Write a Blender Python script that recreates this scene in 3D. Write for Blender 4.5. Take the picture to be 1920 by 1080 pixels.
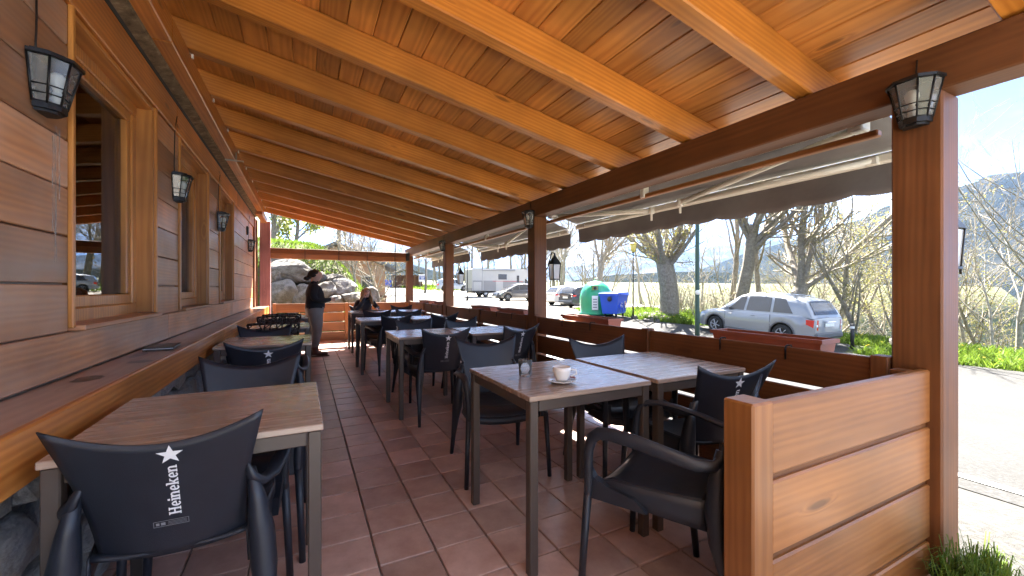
import bpy, bmesh, math, random
from mathutils import Vector, Matrix, Euler
random.seed(7)
R = math.radians
PI = math.pi
scene = bpy.context.scene
for o in list(bpy.data.objects):
    bpy.data.objects.remove(o, do_unlink=True)
C = scene.collection

# ------------------------------------------------------------------ camera
CAM_H = 1.195
YAW = math.atan(390 / 772)
cam_data = bpy.data.cameras.new('camera')
cam = bpy.data.objects.new('camera', cam_data)
C.objects.link(cam)
cam.location = (0, 0, CAM_H)
cam.rotation_euler = (R(90), 0, -YAW)
cam_data.sensor_width = 36
cam_data.lens = 772 / 1920 * 36
cam_data.shift_y = 1 / 1920
cam_data.clip_start = 0.03
cam_data.clip_end = 30000
scene.camera = cam

# ------------------------------------------------------------------ sky, sun, exposure
SUN_EL, SUN_AZ = R(50), R(27)          # azimuth from +Y towards +X
world = bpy.data.worlds.new('World')
scene.world = world
world.use_nodes = True
wn, wl = world.node_tree.nodes, world.node_tree.links
wn.clear()
w_out = wn.new('ShaderNodeOutputWorld')
w_bg = wn.new('ShaderNodeBackground')
w_bg.inputs['Strength'].default_value = 0.05
sky = wn.new('ShaderNodeTexSky')
sky.sky_type = 'NISHITA'
sky.sun_disc = False
sky.sun_elevation = SUN_EL
sky.sun_rotation = SUN_AZ
sky.altitude = 2000
sky.air_density = 0.2
sky.dust_density = 0.1
sky.ozone_density = 3.0
wtc = wn.new('ShaderNodeTexCoord')
wsep = wn.new('ShaderNodeSeparateXYZ')
wl.new(wtc.outputs['Generated'], wsep.inputs[0])
wz = wn.new('ShaderNodeMath'); wz.operation = 'ADD'; wz.inputs[1].default_value = 0.32
wl.new(wsep.outputs['Z'], wz.inputs[0])
wzm = wn.new('ShaderNodeMath'); wzm.operation = 'MAXIMUM'; wzm.inputs[1].default_value = 0.12
wl.new(wz.outputs[0], wzm.inputs[0])
wdiv = wn.new('ShaderNodeVectorMath'); wdiv.operation = 'DIVIDE'
wcomb = wn.new('ShaderNodeCombineXYZ')
for i in range(3):
    wl.new(wzm.outputs[0], wcomb.inputs[i])
wl.new(wtc.outputs['Generated'], wdiv.inputs[0])
wl.new(wcomb.outputs[0], wdiv.inputs[1])
wnoise = wn.new('ShaderNodeTexNoise')
wnoise.inputs['Scale'].default_value = 1.9
wnoise.inputs['Detail'].default_value = 9
wnoise.inputs['Roughness'].default_value = 0.58
wnoise.inputs['Distortion'].default_value = 0.35
wshift = wn.new('ShaderNodeVectorMath'); wshift.operation = 'ADD'
wshift.inputs[1].default_value = (0.75, 7.9, -2.14)
wl.new(wdiv.outputs[0], wshift.inputs[0])
wl.new(wshift.outputs[0], wnoise.inputs['Vector'])
wramp = wn.new('ShaderNodeMapRange')
wramp.interpolation_type = 'SMOOTHSTEP'
wramp.inputs['From Min'].default_value = 0.45
wramp.inputs['From Max'].default_value = 0.62
wl.new(wnoise.outputs['Fac'], wramp.inputs['Value'])
wmix = wn.new('ShaderNodeMix'); wmix.data_type = 'RGBA'
wl.new(wramp.outputs[0], wmix.inputs['Factor'])
wl.new(sky.outputs[0], wmix.inputs['A'])
wmix.inputs['B'].default_value = (3.6, 3.7, 3.95, 1)
wl.new(wmix.outputs['Result'], w_bg.inputs['Color'])
wl.new(w_bg.outputs[0], w_out.inputs['Surface'])

sun_data = bpy.data.lights.new('sun', 'SUN')
sun_data.energy = 5.0
sun_data.angle = R(0.55)
sun_data.color = (1.0, 0.94, 0.85)
sun = bpy.data.objects.new('sun', sun_data)
C.objects.link(sun)
sd = Vector((math.cos(SUN_EL) * math.sin(SUN_AZ), math.cos(SUN_EL) * math.cos(SUN_AZ), math.sin(SUN_EL)))
sun.rotation_euler = sd.to_track_quat('Z', 'Y').to_euler()
sun.location = sd * 60

scene.view_settings.view_transform = 'Standard'
scene.view_settings.look = 'None'
scene.view_settings.gamma = 1
scene.view_settings.use_curve_mapping = False
scene.view_settings.exposure = 3.95
scene.render.engine = 'CYCLES'
cy = scene.cycles
cy.max_bounces = 12
cy.diffuse_bounces = 7
cy.glossy_bounces = 4
cy.transmission_bounces = 6
cy.transparent_max_bounces = 24
cy.volume_bounces = 0
cy.sample_clamp_indirect = 6
cy.caustics_reflective = False
cy.caustics_refractive = False
cy.use_denoising = True
try:
    cy.denoiser = 'OPENIMAGEDENOISE'
    cy.denoising_input_passes = 'RGB_ALBEDO_NORMAL'
except Exception:
    pass

# ------------------------------------------------------------------ mesh helpers
def V(*a):
    return Vector(a)

class MB:
    """collects shapes; build() links them as ONE mesh object"""
    def __init__(s):
        s.v, s.f, s.m, s.sm = [], [], [], []

    def add(s, verts, faces, mat=0, smooth=False):
        b = len(s.v)
        s.v += [tuple(p) for p in verts]
        for f in faces:
            s.f.append([b + i for i in f]); s.m.append(mat); s.sm.append(smooth)
        return s

    def box(s, c, size, ch=0.0, rot=None, mat=0):
        hx, hy, hz = size[0] / 2, size[1] / 2, size[2] / 2
        c = Vector(c)
        M = rot.to_matrix() if isinstance(rot, Euler) else rot
        if ch <= 0:
            vs = [V(x * hx, y * hy, z * hz) for x in (-1, 1) for y in (-1, 1) for z in (-1, 1)]
            fs = [(0, 1, 3, 2), (4, 6, 7, 5), (0, 4, 5, 1), (2, 3, 7, 6), (0, 2, 6, 4), (1, 5, 7, 3)]
        else:
            ch = min(ch, hx * .9, hy * .9, hz * .9)
            vs, idx = [], {}
            for x in (-1, 1):
                for y in (-1, 1):
                    for z in (-1, 1):
                        for a in range(3):
                            q = [x * (hx - ch), y * (hy - ch), z * (hz - ch)]
                            q[a] += (x, y, z)[a] * ch
                            idx[(x, y, z, a)] = len(vs); vs.append(V(*q))
            fs = []
            for a in range(3):
                o1, o2 = [i for i in range(3) if i != a]
                for sg in (-1, 1):
                    f = []
                    for p, q in ((-1, -1), (1, -1), (1, 1), (-1, 1)):
                        k = [0, 0, 0]; k[a] = sg; k[o1] = p; k[o2] = q
                        f.append(idx[(k[0], k[1], k[2], a)])
                    fs.append(f)
                for p in (-1, 1):
                    for q in (-1, 1):
                        k0 = [0, 0, 0]; k0[a] = -1; k0[o1] = p; k0[o2] = q
                        k1 = list(k0); k1[a] = 1
                        fs.append([idx[(*k0, o1)], idx[(*k1, o1)], idx[(*k1, o2)], idx[(*k0, o2)]])
            for x in (-1, 1):
                for y in (-1, 1):
                    for z in (-1, 1):
                        fs.append([idx[(x, y, z, a)] for a in range(3)])
        # orient outwards (convex, centred on the origin)
        out = []
        for f in fs:
            n = (vs[f[1]] - vs[f[0]]).cross(vs[f[2]] - vs[f[0]])
            m = sum((vs[i] for i in f), V(0, 0, 0))
            out.append(f if n.dot(m) > 0 else f[::-1])
        if M is not None:
            vs = [M @ p for p in vs]
        return s.add([p + c for p in vs], out, mat)

    def tube(s, path, rad, sides=8, mat=0, caps=True, flat=None, up=None):
        """sweep; rad = number, list, or list of (rw, rh)"""
        path = [Vector(p) for p in path]
        n = len(path)
        if not isinstance(rad, (list, tuple)):
            rad = [rad] * n
        vs, fs = [], []
        prev = None
        for i, p in enumerate(path):
            t = (path[min(i + 1, n - 1)] - path[max(i - 1, 0)])
            if t.length < 1e-9:
                t = V(0, 0, 1)
            t.normalize()
            if up is not None:
                a = Vector(up) - t * t.dot(Vector(up))
                if a.length < 1e-4:
                    a = prev if prev is not None else t.orthogonal()
            elif prev is None:
                a = t.orthogonal()
            else:
                a = prev - t * prev.dot(t)
                if a.length < 1e-6:
                    a = t.orthogonal()
            a.normalize(); prev = a
            b = t.cross(a)
            r = rad[i]
            ra, rb = (r if isinstance(r, (list, tuple)) else (r, r))
            for k in range(sides):
                th = 2 * PI * k / sides
                vs.append(p + a * (ra * math.cos(th)) + b * (rb * math.sin(th)))
        for i in range(n - 1):
            for k in range(sides):
                k2 = (k + 1) % sides
                fs.append((i * sides + k, i * sides + k2, (i + 1) * sides + k2, (i + 1) * sides + k))
        s.add(vs, fs, mat, True)
        if caps:
            b = len(s.v) - len(vs)
            s.f.append([b + k for k in range(sides)][::-1]); s.m.append(mat); s.sm.append(False)
            s.f.append([b + (n - 1) * sides + k for k in range(sides)]); s.m.append(mat); s.sm.append(False)
        return s

    def lathe(s, prof, c=(0, 0, 0), sides=16, mat=0, axis='Z', smooth=True):
        vs, fs = [], []
        n = len(prof)
        for r, z in prof:
            for k in range(sides):
                th = 2 * PI * k / sides
                x, y = r * math.cos(th), r * math.sin(th)
                q = {'Z': (x, y, z), 'Y': (x, z, -y), 'X': (z, x, y)}[axis]
                vs.append((c[0] + q[0], c[1] + q[1], c[2] + q[2]))
        for i in range(n - 1):
            for k in range(sides):
                k2 = (k + 1) % sides
                fs.append((i * sides + k, i * sides + k2, (i + 1) * sides + k2, (i + 1) * sides + k))
        s.add(vs, fs, mat, smooth)
        return s

    def grid(s, fn, nu, nv, mat=0, smooth=True, u0=0, u1=1, v0=0, v1=1):
        vs = [fn(u0 + (u1 - u0) * i / nu, v0 + (v1 - v0) * j / nv) for j in range(nv + 1) for i in range(nu + 1)]
        fs = [(j * (nu + 1) + i, j * (nu + 1) + i + 1, (j + 1) * (nu + 1) + i + 1, (j + 1) * (nu + 1) + i)
              for j in range(nv) for i in range(nu)]
        return s.add(vs, fs, mat, smooth)

    def prism(s, poly, d0, d1, axis='Y', mat=0):
        """extrude a 2-D polygon; axis Y: poly = (x, z); X: (y, z); Z: (x, y)"""
        def q(p, d):
            return {'Y': (p[0], d, p[1]), 'X': (d, p[0], p[1]), 'Z': (p[0], p[1], d)}[axis]
        n = len(poly)
        vs = [q(p, d0) for p in poly] + [q(p, d1) for p in poly]
        fs = [list(range(n))[::-1], list(range(n, 2 * n))]
        fs += [(i, (i + 1) % n, n + (i + 1) % n, n + i) for i in range(n)]
        return s.add(vs, fs, mat)

    def mesh(s, name, mats):
        me = bpy.data.meshes.new(name)
        me.from_pydata(s.v, [], s.f)
        for m in (mats if isinstance(mats, (list, tuple)) else [mats]):
            me.materials.append(m)
        me.polygons.foreach_set('material_index', s.m)
        me.polygons.foreach_set('use_smooth', s.sm)
        me.update()
        return me

    def build(s, name, mats, parent=None, loc=None, rot=None, **kw):
        return link(name, s.mesh(name, mats), parent, loc, rot, **kw)

def link(name, data, parent=None, loc=None, rot=None, kind=None):
    o = bpy.data.objects.new(name, data)
    C.objects.link(o)
    if parent is not None:
        o.parent = parent
    if loc is not None:
        o.location = loc
    if rot is not None:
        o.rotation_euler = rot
    if kind:
        o['kind'] = kind
    return o

def tag(o, label, cat, group=None, kind=None):
    o['label'] = label
    o['category'] = cat
    if group:
        o['group'] = group
    if kind:
        o['kind'] = kind
    return o

def thing(name, label, cat, loc=(0, 0, 0), rz=0, group=None):
    o = link(name, None, None, loc, (0, 0, rz))
    o.empty_display_size = 0.1
    return tag(o, label, cat, group)

def structure(o, label=None):
    o['kind'] = 'structure'
    if label:
        o['label'] = label
    return o

def dup(root, loc=None, rz=None, label=None, group=None, name=None):
    def cp(o, par):
        c = o.copy(); C.objects.link(c)
        c.parent = par
        for ch in o.children:
            cp(ch, c)
        return c
    r = cp(root, None)
    if loc is not None: r.location = loc
    if rz is not None: r.rotation_euler = (0, 0, rz)
    if label: r['label'] = label
    if group: r['group'] = group
    return r

def piece(name, c, size, mat, parent=None, ch=0.004, rot=None):
    """one chamfered box piece with its own origin (so grain runs along it)"""
    return MB().box((0, 0, 0), size, ch).build(name, mat, parent, c, rot)

def smoothstep(a, b, x):
    t = max(0.0, min(1.0, (x - a) / (b - a)))
    return t * t * (3 - 2 * t)

def lerp_table(tab, x):
    if x <= tab[0][0]: return tab[0][1]
    for (a, b), (c, d) in zip(tab, tab[1:]):
        if x <= c:
            return b + (d - b) * (x - a) / (c - a)
    return tab[-1][1]

# ------------------------------------------------------------------ materials
def new_mat(name):
    m = bpy.data.materials.new(name)
    m.use_nodes = True
    nt = m.node_tree
    return m, nt.nodes, nt.links, nt.nodes['Principled BSDF']

def setc(inp, c):
    inp.default_value = (c[0], c[1], c[2], 1)

def flat(name, col, rough=0.5, metal=0.0, spec=0.5, var=0.12, scale=18, bump=0.0, coat=0.0, bscale=None):
    """a painted/plastic/metal surface with slight mottling"""
    m, n, l, b = new_mat(name)
    tc = n.new('ShaderNodeTexCoord')
    no = n.new('ShaderNodeTexNoise'); no.inputs['Scale'].default_value = scale
    no.inputs['Detail'].default_value = 6
    l.new(tc.outputs['Object'], no.inputs['Vector'])
    mr = n.new('ShaderNodeMapRange')
    mr.inputs['To Min'].default_value = 1 - var; mr.inputs['To Max'].default_value = 1 + var
    mr.inputs['From Min'].default_value = .25; mr.inputs['From Max'].default_value = .75
    l.new(no.outputs['Fac'], mr.inputs['Value'])
    mx = n.new('ShaderNodeVectorMath'); mx.operation = 'SCALE'
    mx.inputs[0].default_value = col[:3]
    l.new(mr.outputs[0], mx.inputs['Scale'])
    l.new(mx.outputs[0], b.inputs['Base Color'])
    rr = n.new('ShaderNodeMapRange')
    rr.inputs['To Min'].default_value = max(0.02, rough - .08); rr.inputs['To Max'].default_value = min(1, rough + .1)
    l.new(no.outputs['Fac'], rr.inputs['Value'])
    l.new(rr.outputs[0], b.inputs['Roughness'])
    b.inputs['Metallic'].default_value = metal
    b.inputs['Specular IOR Level'].default_value = spec
    b.inputs['Coat Weight'].default_value = coat
    b.inputs['Coat Roughness'].default_value = 0.08
    if bump:
        n2 = n.new('ShaderNodeTexNoise'); n2.inputs['Scale'].default_value = bscale or scale * 6
        n2.inputs['Detail'].default_value = 5
        l.new(tc.outputs['Object'], n2.inputs['Vector'])
        bp = n.new('ShaderNodeBump'); bp.inputs['Strength'].default_value = bump; bp.inputs['Distance'].default_value = .01
        l.new(n2.outputs['Fac'], bp.inputs['Height'])
        l.new(bp.outputs[0], b.inputs['Normal'])
    return m

def wood(name, dark, light, axis='Y', rough=0.4, knots=1.0, coat=0.0, across=9.0, along=0.55, var=0.22, spec=0.5, wear=None, fig=.30):
    """grain along one local axis, knots, board-to-board variation"""
    m, n, l, b = new_mat(name)
    tc = n.new('ShaderNodeTexCoord')
    oi = n.new('ShaderNodeObjectInfo')
    off = n.new('ShaderNodeVectorMath'); off.operation = 'SCALE'
    off.inputs[0].default_value = (37.0, 53.0, 71.0)
    l.new(oi.outputs['Random'], off.inputs['Scale'])
    ad = n.new('ShaderNodeVectorMath'); ad.operation = 'ADD'
    l.new(tc.outputs['Object'], ad.inputs[0]); l.new(off.outputs[0], ad.inputs[1])
    sc = {'X': (along, across, across), 'Y': (across, along, across), 'Z': (across, across, along)}[axis]
    mp = n.new('ShaderNodeVectorMath'); mp.operation = 'MULTIPLY'
    mp.inputs[1].default_value = sc
    l.new(ad.outputs[0], mp.inputs[0])
    # knots
    kc = {'X': (1.5, 6.5, 6.5), 'Y': (6.5, 1.5, 6.5), 'Z': (6.5, 6.5, 1.5)}[axis]
    kp = n.new('ShaderNodeVectorMath'); kp.operation = 'MULTIPLY'
    kp.inputs[1].default_value = kc
    l.new(ad.outputs[0], kp.inputs[0])
    vo = n.new('ShaderNodeTexVoronoi'); vo.inputs['Scale'].default_value = 1.0
    l.new(kp.outputs[0], vo.inputs['Vector'])
    km = n.new('ShaderNodeMapRange'); km.interpolation_type = 'SMOOTHSTEP'
    km.inputs['From Min'].default_value = .20; km.inputs['From Max'].default_value = .05
    l.new(vo.outputs['Distance'], km.inputs['Value'])
    # warp the grain round the knots
    ws = n.new('ShaderNodeVectorMath'); ws.operation = 'SCALE'
    ws.inputs[0].default_value = tuple(0.0 if x == along else .8 for x in sc)
    l.new(km.outputs[0], ws.inputs['Scale'])
    wa = n.new('ShaderNodeVectorMath'); wa.operation = 'ADD'
    l.new(mp.outputs[0], wa.inputs[0]); l.new(ws.outputs[0], wa.inputs[1])
    g1 = n.new('ShaderNodeTexNoise'); g1.inputs['Scale'].default_value = 2.2
    g1.inputs['Detail'].default_value = 7; g1.inputs['Roughness'].default_value = .62
    g1.inputs['Distortion'].default_value = .5
    l.new(wa.outputs[0], g1.inputs['Vector'])
    # growth rings round an off-centre heart: plain-sawn figure
    rr_ = n.new('ShaderNodeVectorMath'); rr_.operation = 'SCALE'
    l.new(oi.outputs['Color'] if False else oi.outputs['Random'], rr_.inputs['Scale'])
    rr_.inputs[0].default_value = {'X': (3.0, .16, .13), 'Y': (.16, 3.0, .13), 'Z': (.16, .13, 3.0)}[axis]
    ra = n.new('ShaderNodeVectorMath'); ra.operation = 'ADD'
    l.new(tc.outputs['Object'], ra.inputs[0]); l.new(rr_.outputs[0], ra.inputs[1])
    rb = n.new('ShaderNodeVectorMath'); rb.operation = 'ADD'
    l.new(ra.outputs[0], rb.inputs[0]); rb.inputs[1].default_value = {'X': (0, -.05, .035), 'Y': (-.05, 0, .035), 'Z': (-.05, .035, 0)}[axis]
    wk = n.new('ShaderNodeVectorMath'); wk.operation = 'SCALE'
    wk.inputs[0].default_value = {'X': (0, .035, .02), 'Y': (.035, 0, .02), 'Z': (.035, .02, 0)}[axis]
    l.new(km.outputs[0], wk.inputs['Scale'])
    rc = n.new('ShaderNodeVectorMath'); rc.operation = 'ADD'
    l.new(rb.outputs[0], rc.inputs[0]); l.new(wk.outputs[0], rc.inputs[1])
    rd = n.new('ShaderNodeVectorMath'); rd.operation = 'MULTIPLY'
    rd.inputs[1].default_value = {'X': (.10, 1, 1), 'Y': (1, .10, 1), 'Z': (1, 1, .10)}[axis]
    l.new(rc.outputs[0], rd.inputs[0])
    g2 = n.new('ShaderNodeTexWave'); g2.wave_type = 'RINGS'
    g2.rings_direction = axis
    g2.inputs['Scale'].default_value = 14.0; g2.inputs['Distortion'].default_value = 9.0
    g2.inputs['Detail'].default_value = 3; g2.inputs['Detail Scale'].default_value = .55; g2.inputs['Detail Roughness'].default_value = .55
    l.new(rd.outputs[0], g2.inputs['Vector'])
    mixg = n.new('ShaderNodeMath'); mixg.operation = 'MULTIPLY_ADD'
    mixg.inputs[1].default_value = fig
    l.new(g2.outputs['Fac'], mixg.inputs[0])
    sg = n.new('ShaderNodeMath'); sg.operation = 'MULTIPLY'; sg.inputs[1].default_value = .75
    l.new(g1.outputs['Fac'], sg.inputs[0]); l.new(sg.outputs[0], mixg.inputs[2])
    cr = n.new('ShaderNodeValToRGB')
    cr.color_ramp.elements[0].position = .22; cr.color_ramp.elements[0].color = (*dark, 1)
    cr.color_ramp.elements[1].position = .78; cr.color_ramp.elements[1].color = (*light, 1)
    l.new(mixg.outputs[0], cr.inputs[0])
    # patches
    pn = n.new('ShaderNodeTexNoise'); pn.inputs['Scale'].default_value = 2.3; pn.inputs['Detail'].default_value = 3
    l.new(ad.outputs[0], pn.inputs['Vector'])
    pr = n.new('ShaderNodeMapRange'); pr.inputs['From Min'].default_value = .3; pr.inputs['From Max'].default_value = .7
    pr.inputs['To Min'].default_value = .78; pr.inputs['To Max'].default_value = 1.18
    l.new(pn.outputs['Fac'], pr.inputs['Value'])
    rv = n.new('ShaderNodeMapRange'); rv.inputs['To Min'].default_value = 1 - var; rv.inputs['To Max'].default_value = 1 + var
    l.new(oi.outputs['Random'], rv.inputs['Value'])
    mu = n.new('ShaderNodeMath'); mu.operation = 'MULTIPLY'
    l.new(pr.outputs[0], mu.inputs[0]); l.new(rv.outputs[0], mu.inputs[1])
    vs = n.new('ShaderNodeVectorMath'); vs.operation = 'SCALE'
    l.new(cr.outputs[0], vs.inputs[0]); l.new(mu.outputs[0], vs.inputs['Scale'])
    kd = n.new('ShaderNodeMapRange'); kd.interpolation_type = 'SMOOTHSTEP'
    kd.inputs['From Min'].default_value = .13; kd.inputs['From Max'].default_value = .05
    kd.inputs['To Max'].default_value = .72 * knots
    l.new(vo.outputs['Distance'], kd.inputs['Value'])
    mk = n.new('ShaderNodeMix'); mk.data_type = 'RGBA'
    l.new(kd.outputs[0], mk.inputs['Factor'])
    l.new(vs.outputs[0], mk.inputs['A'])
    setc(mk.inputs['B'], tuple(x * .35 for x in dark))
    col = mk.outputs['Result']
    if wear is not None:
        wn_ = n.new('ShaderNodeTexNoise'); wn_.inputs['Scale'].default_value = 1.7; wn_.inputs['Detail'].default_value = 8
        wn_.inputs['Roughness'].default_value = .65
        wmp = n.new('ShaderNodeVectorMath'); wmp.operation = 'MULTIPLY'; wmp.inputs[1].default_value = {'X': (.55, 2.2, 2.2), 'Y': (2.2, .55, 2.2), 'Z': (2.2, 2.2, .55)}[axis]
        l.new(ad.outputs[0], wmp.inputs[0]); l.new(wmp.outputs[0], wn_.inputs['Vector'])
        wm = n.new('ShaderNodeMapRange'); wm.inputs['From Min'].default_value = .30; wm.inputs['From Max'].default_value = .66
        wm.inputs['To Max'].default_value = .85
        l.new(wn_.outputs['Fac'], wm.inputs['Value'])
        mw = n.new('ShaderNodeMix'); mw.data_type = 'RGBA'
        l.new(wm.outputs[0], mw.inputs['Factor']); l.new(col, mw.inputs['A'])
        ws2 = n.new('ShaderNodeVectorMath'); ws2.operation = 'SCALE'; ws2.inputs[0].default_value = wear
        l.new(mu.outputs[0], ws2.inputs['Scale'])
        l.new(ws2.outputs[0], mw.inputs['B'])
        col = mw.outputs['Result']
    l.new(col, b.inputs['Base Color'])
    ro = n.new('ShaderNodeMapRange'); ro.inputs['To Min'].default_value = rough - .1; ro.inputs['To Max'].default_value = rough + .15
    l.new(g1.outputs['Fac'], ro.inputs['Value']); l.new(ro.outputs[0], b.inputs['Roughness'])
    b.inputs['Coat Weight'].default_value = coat; b.inputs['Coat Roughness'].default_value = .25
    b.inputs['Specular IOR Level'].default_value = spec
    bp = n.new('ShaderNodeBump'); bp.inputs['Strength'].default_value = .16; bp.inputs['Distance'].default_value = .004
    l.new(mixg.outputs[0], bp.inputs['Height']); l.new(bp.outputs[0], b.inputs['Normal'])
    return m

def speckle(name, stops, scale=40, rough=0.9, bump=0.4, dist=.02, detail=10, big=None, spec=.3):
    """rough mineral / ground surface: noise colour ramp + relief, optional large patches (scale, colour, amount)"""
    m, n, l, b = new_mat(name)
    tc = n.new('ShaderNodeTexCoord')
    oi = n.new('ShaderNodeObjectInfo')
    off = n.new('ShaderNodeVectorMath'); off.operation = 'SCALE'; off.inputs[0].default_value = (37.0, 53.0, 71.0)
    l.new(oi.outputs['Random'], off.inputs['Scale'])
    ad = n.new('ShaderNodeVectorMath'); ad.operation = 'ADD'
    l.new(tc.outputs['Object'], ad.inputs[0]); l.new(off.outputs[0], ad.inputs[1])
    no = n.new('ShaderNodeTexNoise'); no.inputs['Scale'].default_value = scale; no.inputs['Detail'].default_value = detail
    no.inputs['Roughness'].default_value = .7
    l.new(ad.outputs[0], no.inputs['Vector'])
    cr = n.new('ShaderNodeValToRGB')
    els = cr.color_ramp.elements
    els[0].position, els[0].color = stops[0][0], (*stops[0][1], 1)
    els[1].position, els[1].color = stops[-1][0], (*stops[-1][1], 1)
    for p, c in stops[1:-1]:
        e = els.new(p); e.color = (*c, 1)
    l.new(no.outputs['Fac'], cr.inputs[0])
    col = cr.outputs[0]
    for sc_, c_, amt in (big or []):
        n2 = n.new('ShaderNodeTexNoise'); n2.inputs['Scale'].default_value = sc_; n2.inputs['Detail'].default_value = 5
        l.new(ad.outputs[0], n2.inputs['Vector'])
        mr = n.new('ShaderNodeMapRange'); mr.inputs['From Min'].default_value = .45; mr.inputs['From Max'].default_value = .62
        mr.inputs['To Max'].default_value = amt
        l.new(n2.outputs['Fac'], mr.inputs['Value'])
        mx = n.new('ShaderNodeMix'); mx.data_type = 'RGBA'
        l.new(mr.outputs[0], mx.inputs['Factor']); l.new(col, mx.inputs['A']); setc(mx.inputs['B'], c_)
        col = mx.outputs['Result']
    rv = n.new('ShaderNodeMapRange'); rv.inputs['To Min'].default_value = .82; rv.inputs['To Max'].default_value = 1.15
    l.new(oi.outputs['Random'], rv.inputs['Value'])
    vs = n.new('ShaderNodeVectorMath'); vs.operation = 'SCALE'
    l.new(col, vs.inputs[0]); l.new(rv.outputs[0], vs.inputs['Scale'])
    l.new(vs.outputs[0], b.inputs['Base Color'])
    b.inputs['Roughness'].default_value = rough
    b.inputs['Specular IOR Level'].default_value = spec
    bp = n.new('ShaderNodeBump'); bp.inputs['Strength'].default_value = bump; bp.inputs['Distance'].default_value = dist
    l.new(no.outputs['Fac'], bp.inputs['Height']); l.new(bp.outputs[0], b.inputs['Normal'])
    return m

def thin_glass(name, tint=(1, 1, 1), ior=1.5, rough=0.0, body=None, amount=0.0):
    """a pane: see-through with Fresnel reflection"""
    m, n, l, b = new_mat(name)
    n.remove(b)
    out = n['Material Output']
    fr = n.new('ShaderNodeFresnel'); fr.inputs['IOR'].default_value = ior
    tr = n.new('ShaderNodeBsdfTransparent'); setc(tr.inputs['Color'], tint)
    gl = n.new('ShaderNodeBsdfGlossy'); gl.inputs['Roughness'].default_value = rough
    base = tr.outputs[0]
    if body:
        df = n.new('ShaderNodeBsdfDiffuse'); setc(df.inputs['Color'], body)
        mb = n.new('ShaderNodeMixShader'); mb.inputs[0].default_value = amount
        l.new(tr.outputs[0], mb.inputs[1]); l.new(df.outputs[0], mb.inputs[2])
        base = mb.outputs[0]
    mx = n.new('ShaderNodeMixShader')
    l.new(fr.outputs[0], mx.inputs[0]); l.new(base, mx.inputs[1]); l.new(gl.outputs[0], mx.inputs[2])
    l.new(mx.outputs[0], out.inputs['Surface'])
    return m

def leafmat(name, a, b_, trans=.35):
    m, n, l, b = new_mat(name)
    oi = n.new('ShaderNodeNewGeometry')
    mx = n.new('ShaderNodeMix'); mx.data_type = 'RGBA'
    l.new(oi.outputs['Random Per Island'], mx.inputs['Factor'])
    setc(mx.inputs['A'], a); setc(mx.inputs['B'], b_)
    l.new(mx.outputs['Result'], b.inputs['Base Color'])
    b.inputs['Roughness'].default_value = .6
    b.inputs['Specular IOR Level'].default_value = .25
    tl = n.new('ShaderNodeBsdfTranslucent'); l.new(mx.outputs['Result'], tl.inputs['Color'])
    ms = n.new('ShaderNodeMixShader'); ms.inputs[0].default_value = trans
    l.new(b.outputs[0], ms.inputs[1]); l.new(tl.outputs[0], ms.inputs[2])
    l.new(ms.outputs[0], n['Material Output'].inputs['Surface'])
    return m

M = {}
PINE_D, PINE_L = (.335, .113, .015), (.50, .200, .032)
for ax in 'XYZ':
    M['rafter' + ax] = wood('varnished_pine_' + ax, PINE_D, PINE_L, ax, rough=.4, coat=.12)
    M['board' + ax] = wood('ceiling_pine_' + ax, (.42, .152, .029), (.63, .275, .063), ax, rough=.4, coat=.12, var=.24)
    M['beam' + ax] = wood('mahogany_stain_' + ax, (.108, .039, .013), (.208, .084, .027), ax, rough=.5, coat=.0, spec=.35, fig=.16, knots=.6)
    M['panel' + ax] = wood('honey_pine_' + ax, (.205, .072, .016), (.365, .152, .040), ax, rough=.42, coat=.12, across=15, fig=.15)
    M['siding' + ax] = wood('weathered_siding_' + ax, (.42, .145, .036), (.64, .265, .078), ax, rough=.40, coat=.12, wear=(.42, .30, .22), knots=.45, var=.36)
    M['trim' + ax] = wood('window_timber_' + ax, (.38, .135, .025), (.60, .26, .055), ax, rough=.36, coat=.3, knots=.2)
M['shelf_top'] = wood('worn_shelf_top', (.20, .10, .065), (.36, .21, .145), 'Y', rough=.3, knots=.2, wear=(.36, .25, .19), coat=.3)
M['shelf_front'] = wood('shelf_front_pine', (.42, .125, .022), (.68, .27, .06), 'Y', rough=.36, coat=.25)
M['table_top'] = wood('laminate_oak', (.30, .215, .16), (.50, .385, .30), 'X', rough=.24, knots=0, along=1.2, across=14, var=.08, coat=.5, fig=.12)
M['table_metal'] = flat('taupe_powder_coat', (.075, .056, .044), .42, .0, var=.06, bump=.04, bscale=300)
M['chair'] = flat('black_blue_plastic', (.016, .019, .027), .38, spec=.5, var=.1, bump=.10, bscale=420)
M['chair_brown'] = flat('dark_brown_resin', (.028, .016, .011), .4, bump=.05)
M['white_print'] = flat('white_print', (.80, .81, .80), .5, var=.04)
M['grey_print'] = flat('grey_print', (.25, .26, .27), .5, var=.04)
M['black_metal'] = flat('black_cast_metal', (.012, .012, .012), .42, .3, var=.2, bump=.1, bscale=120)
M['dark_line'] = flat('dark_cable', (.012, .008, .006), .5)
M['lamp_glass'] = thin_glass('lamp_glass', (.82, .85, .84), 1.5, .05, (.75, .77, .74), .16)
M['lantern_glass'] = thin_glass('lantern_glass', (.9, .92, .92), 1.5, .1, (.82, .84, .84), .5)
M['bulb'] = flat('opal_bulb', (.8, .78, .7), .25, var=.03)
M['pane'] = thin_glass('window_pane', (.55, .55, .53), 1.55)
M['clear'] = thin_glass('clear_glass', (.97, .98, .98), 1.3, 0, (.8, .82, .82), .10)
M['car_glass'] = thin_glass('car_glass', (.16, .19, .21), 1.55)
M['terracotta'] = flat('terracotta_plastic', (.27, .082, .045), .5, var=.12, bump=.05)
M['soil'] = speckle('potting_soil', [(.3, (.02, .013, .009)), (.7, (.07, .05, .035))], 30)
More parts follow.
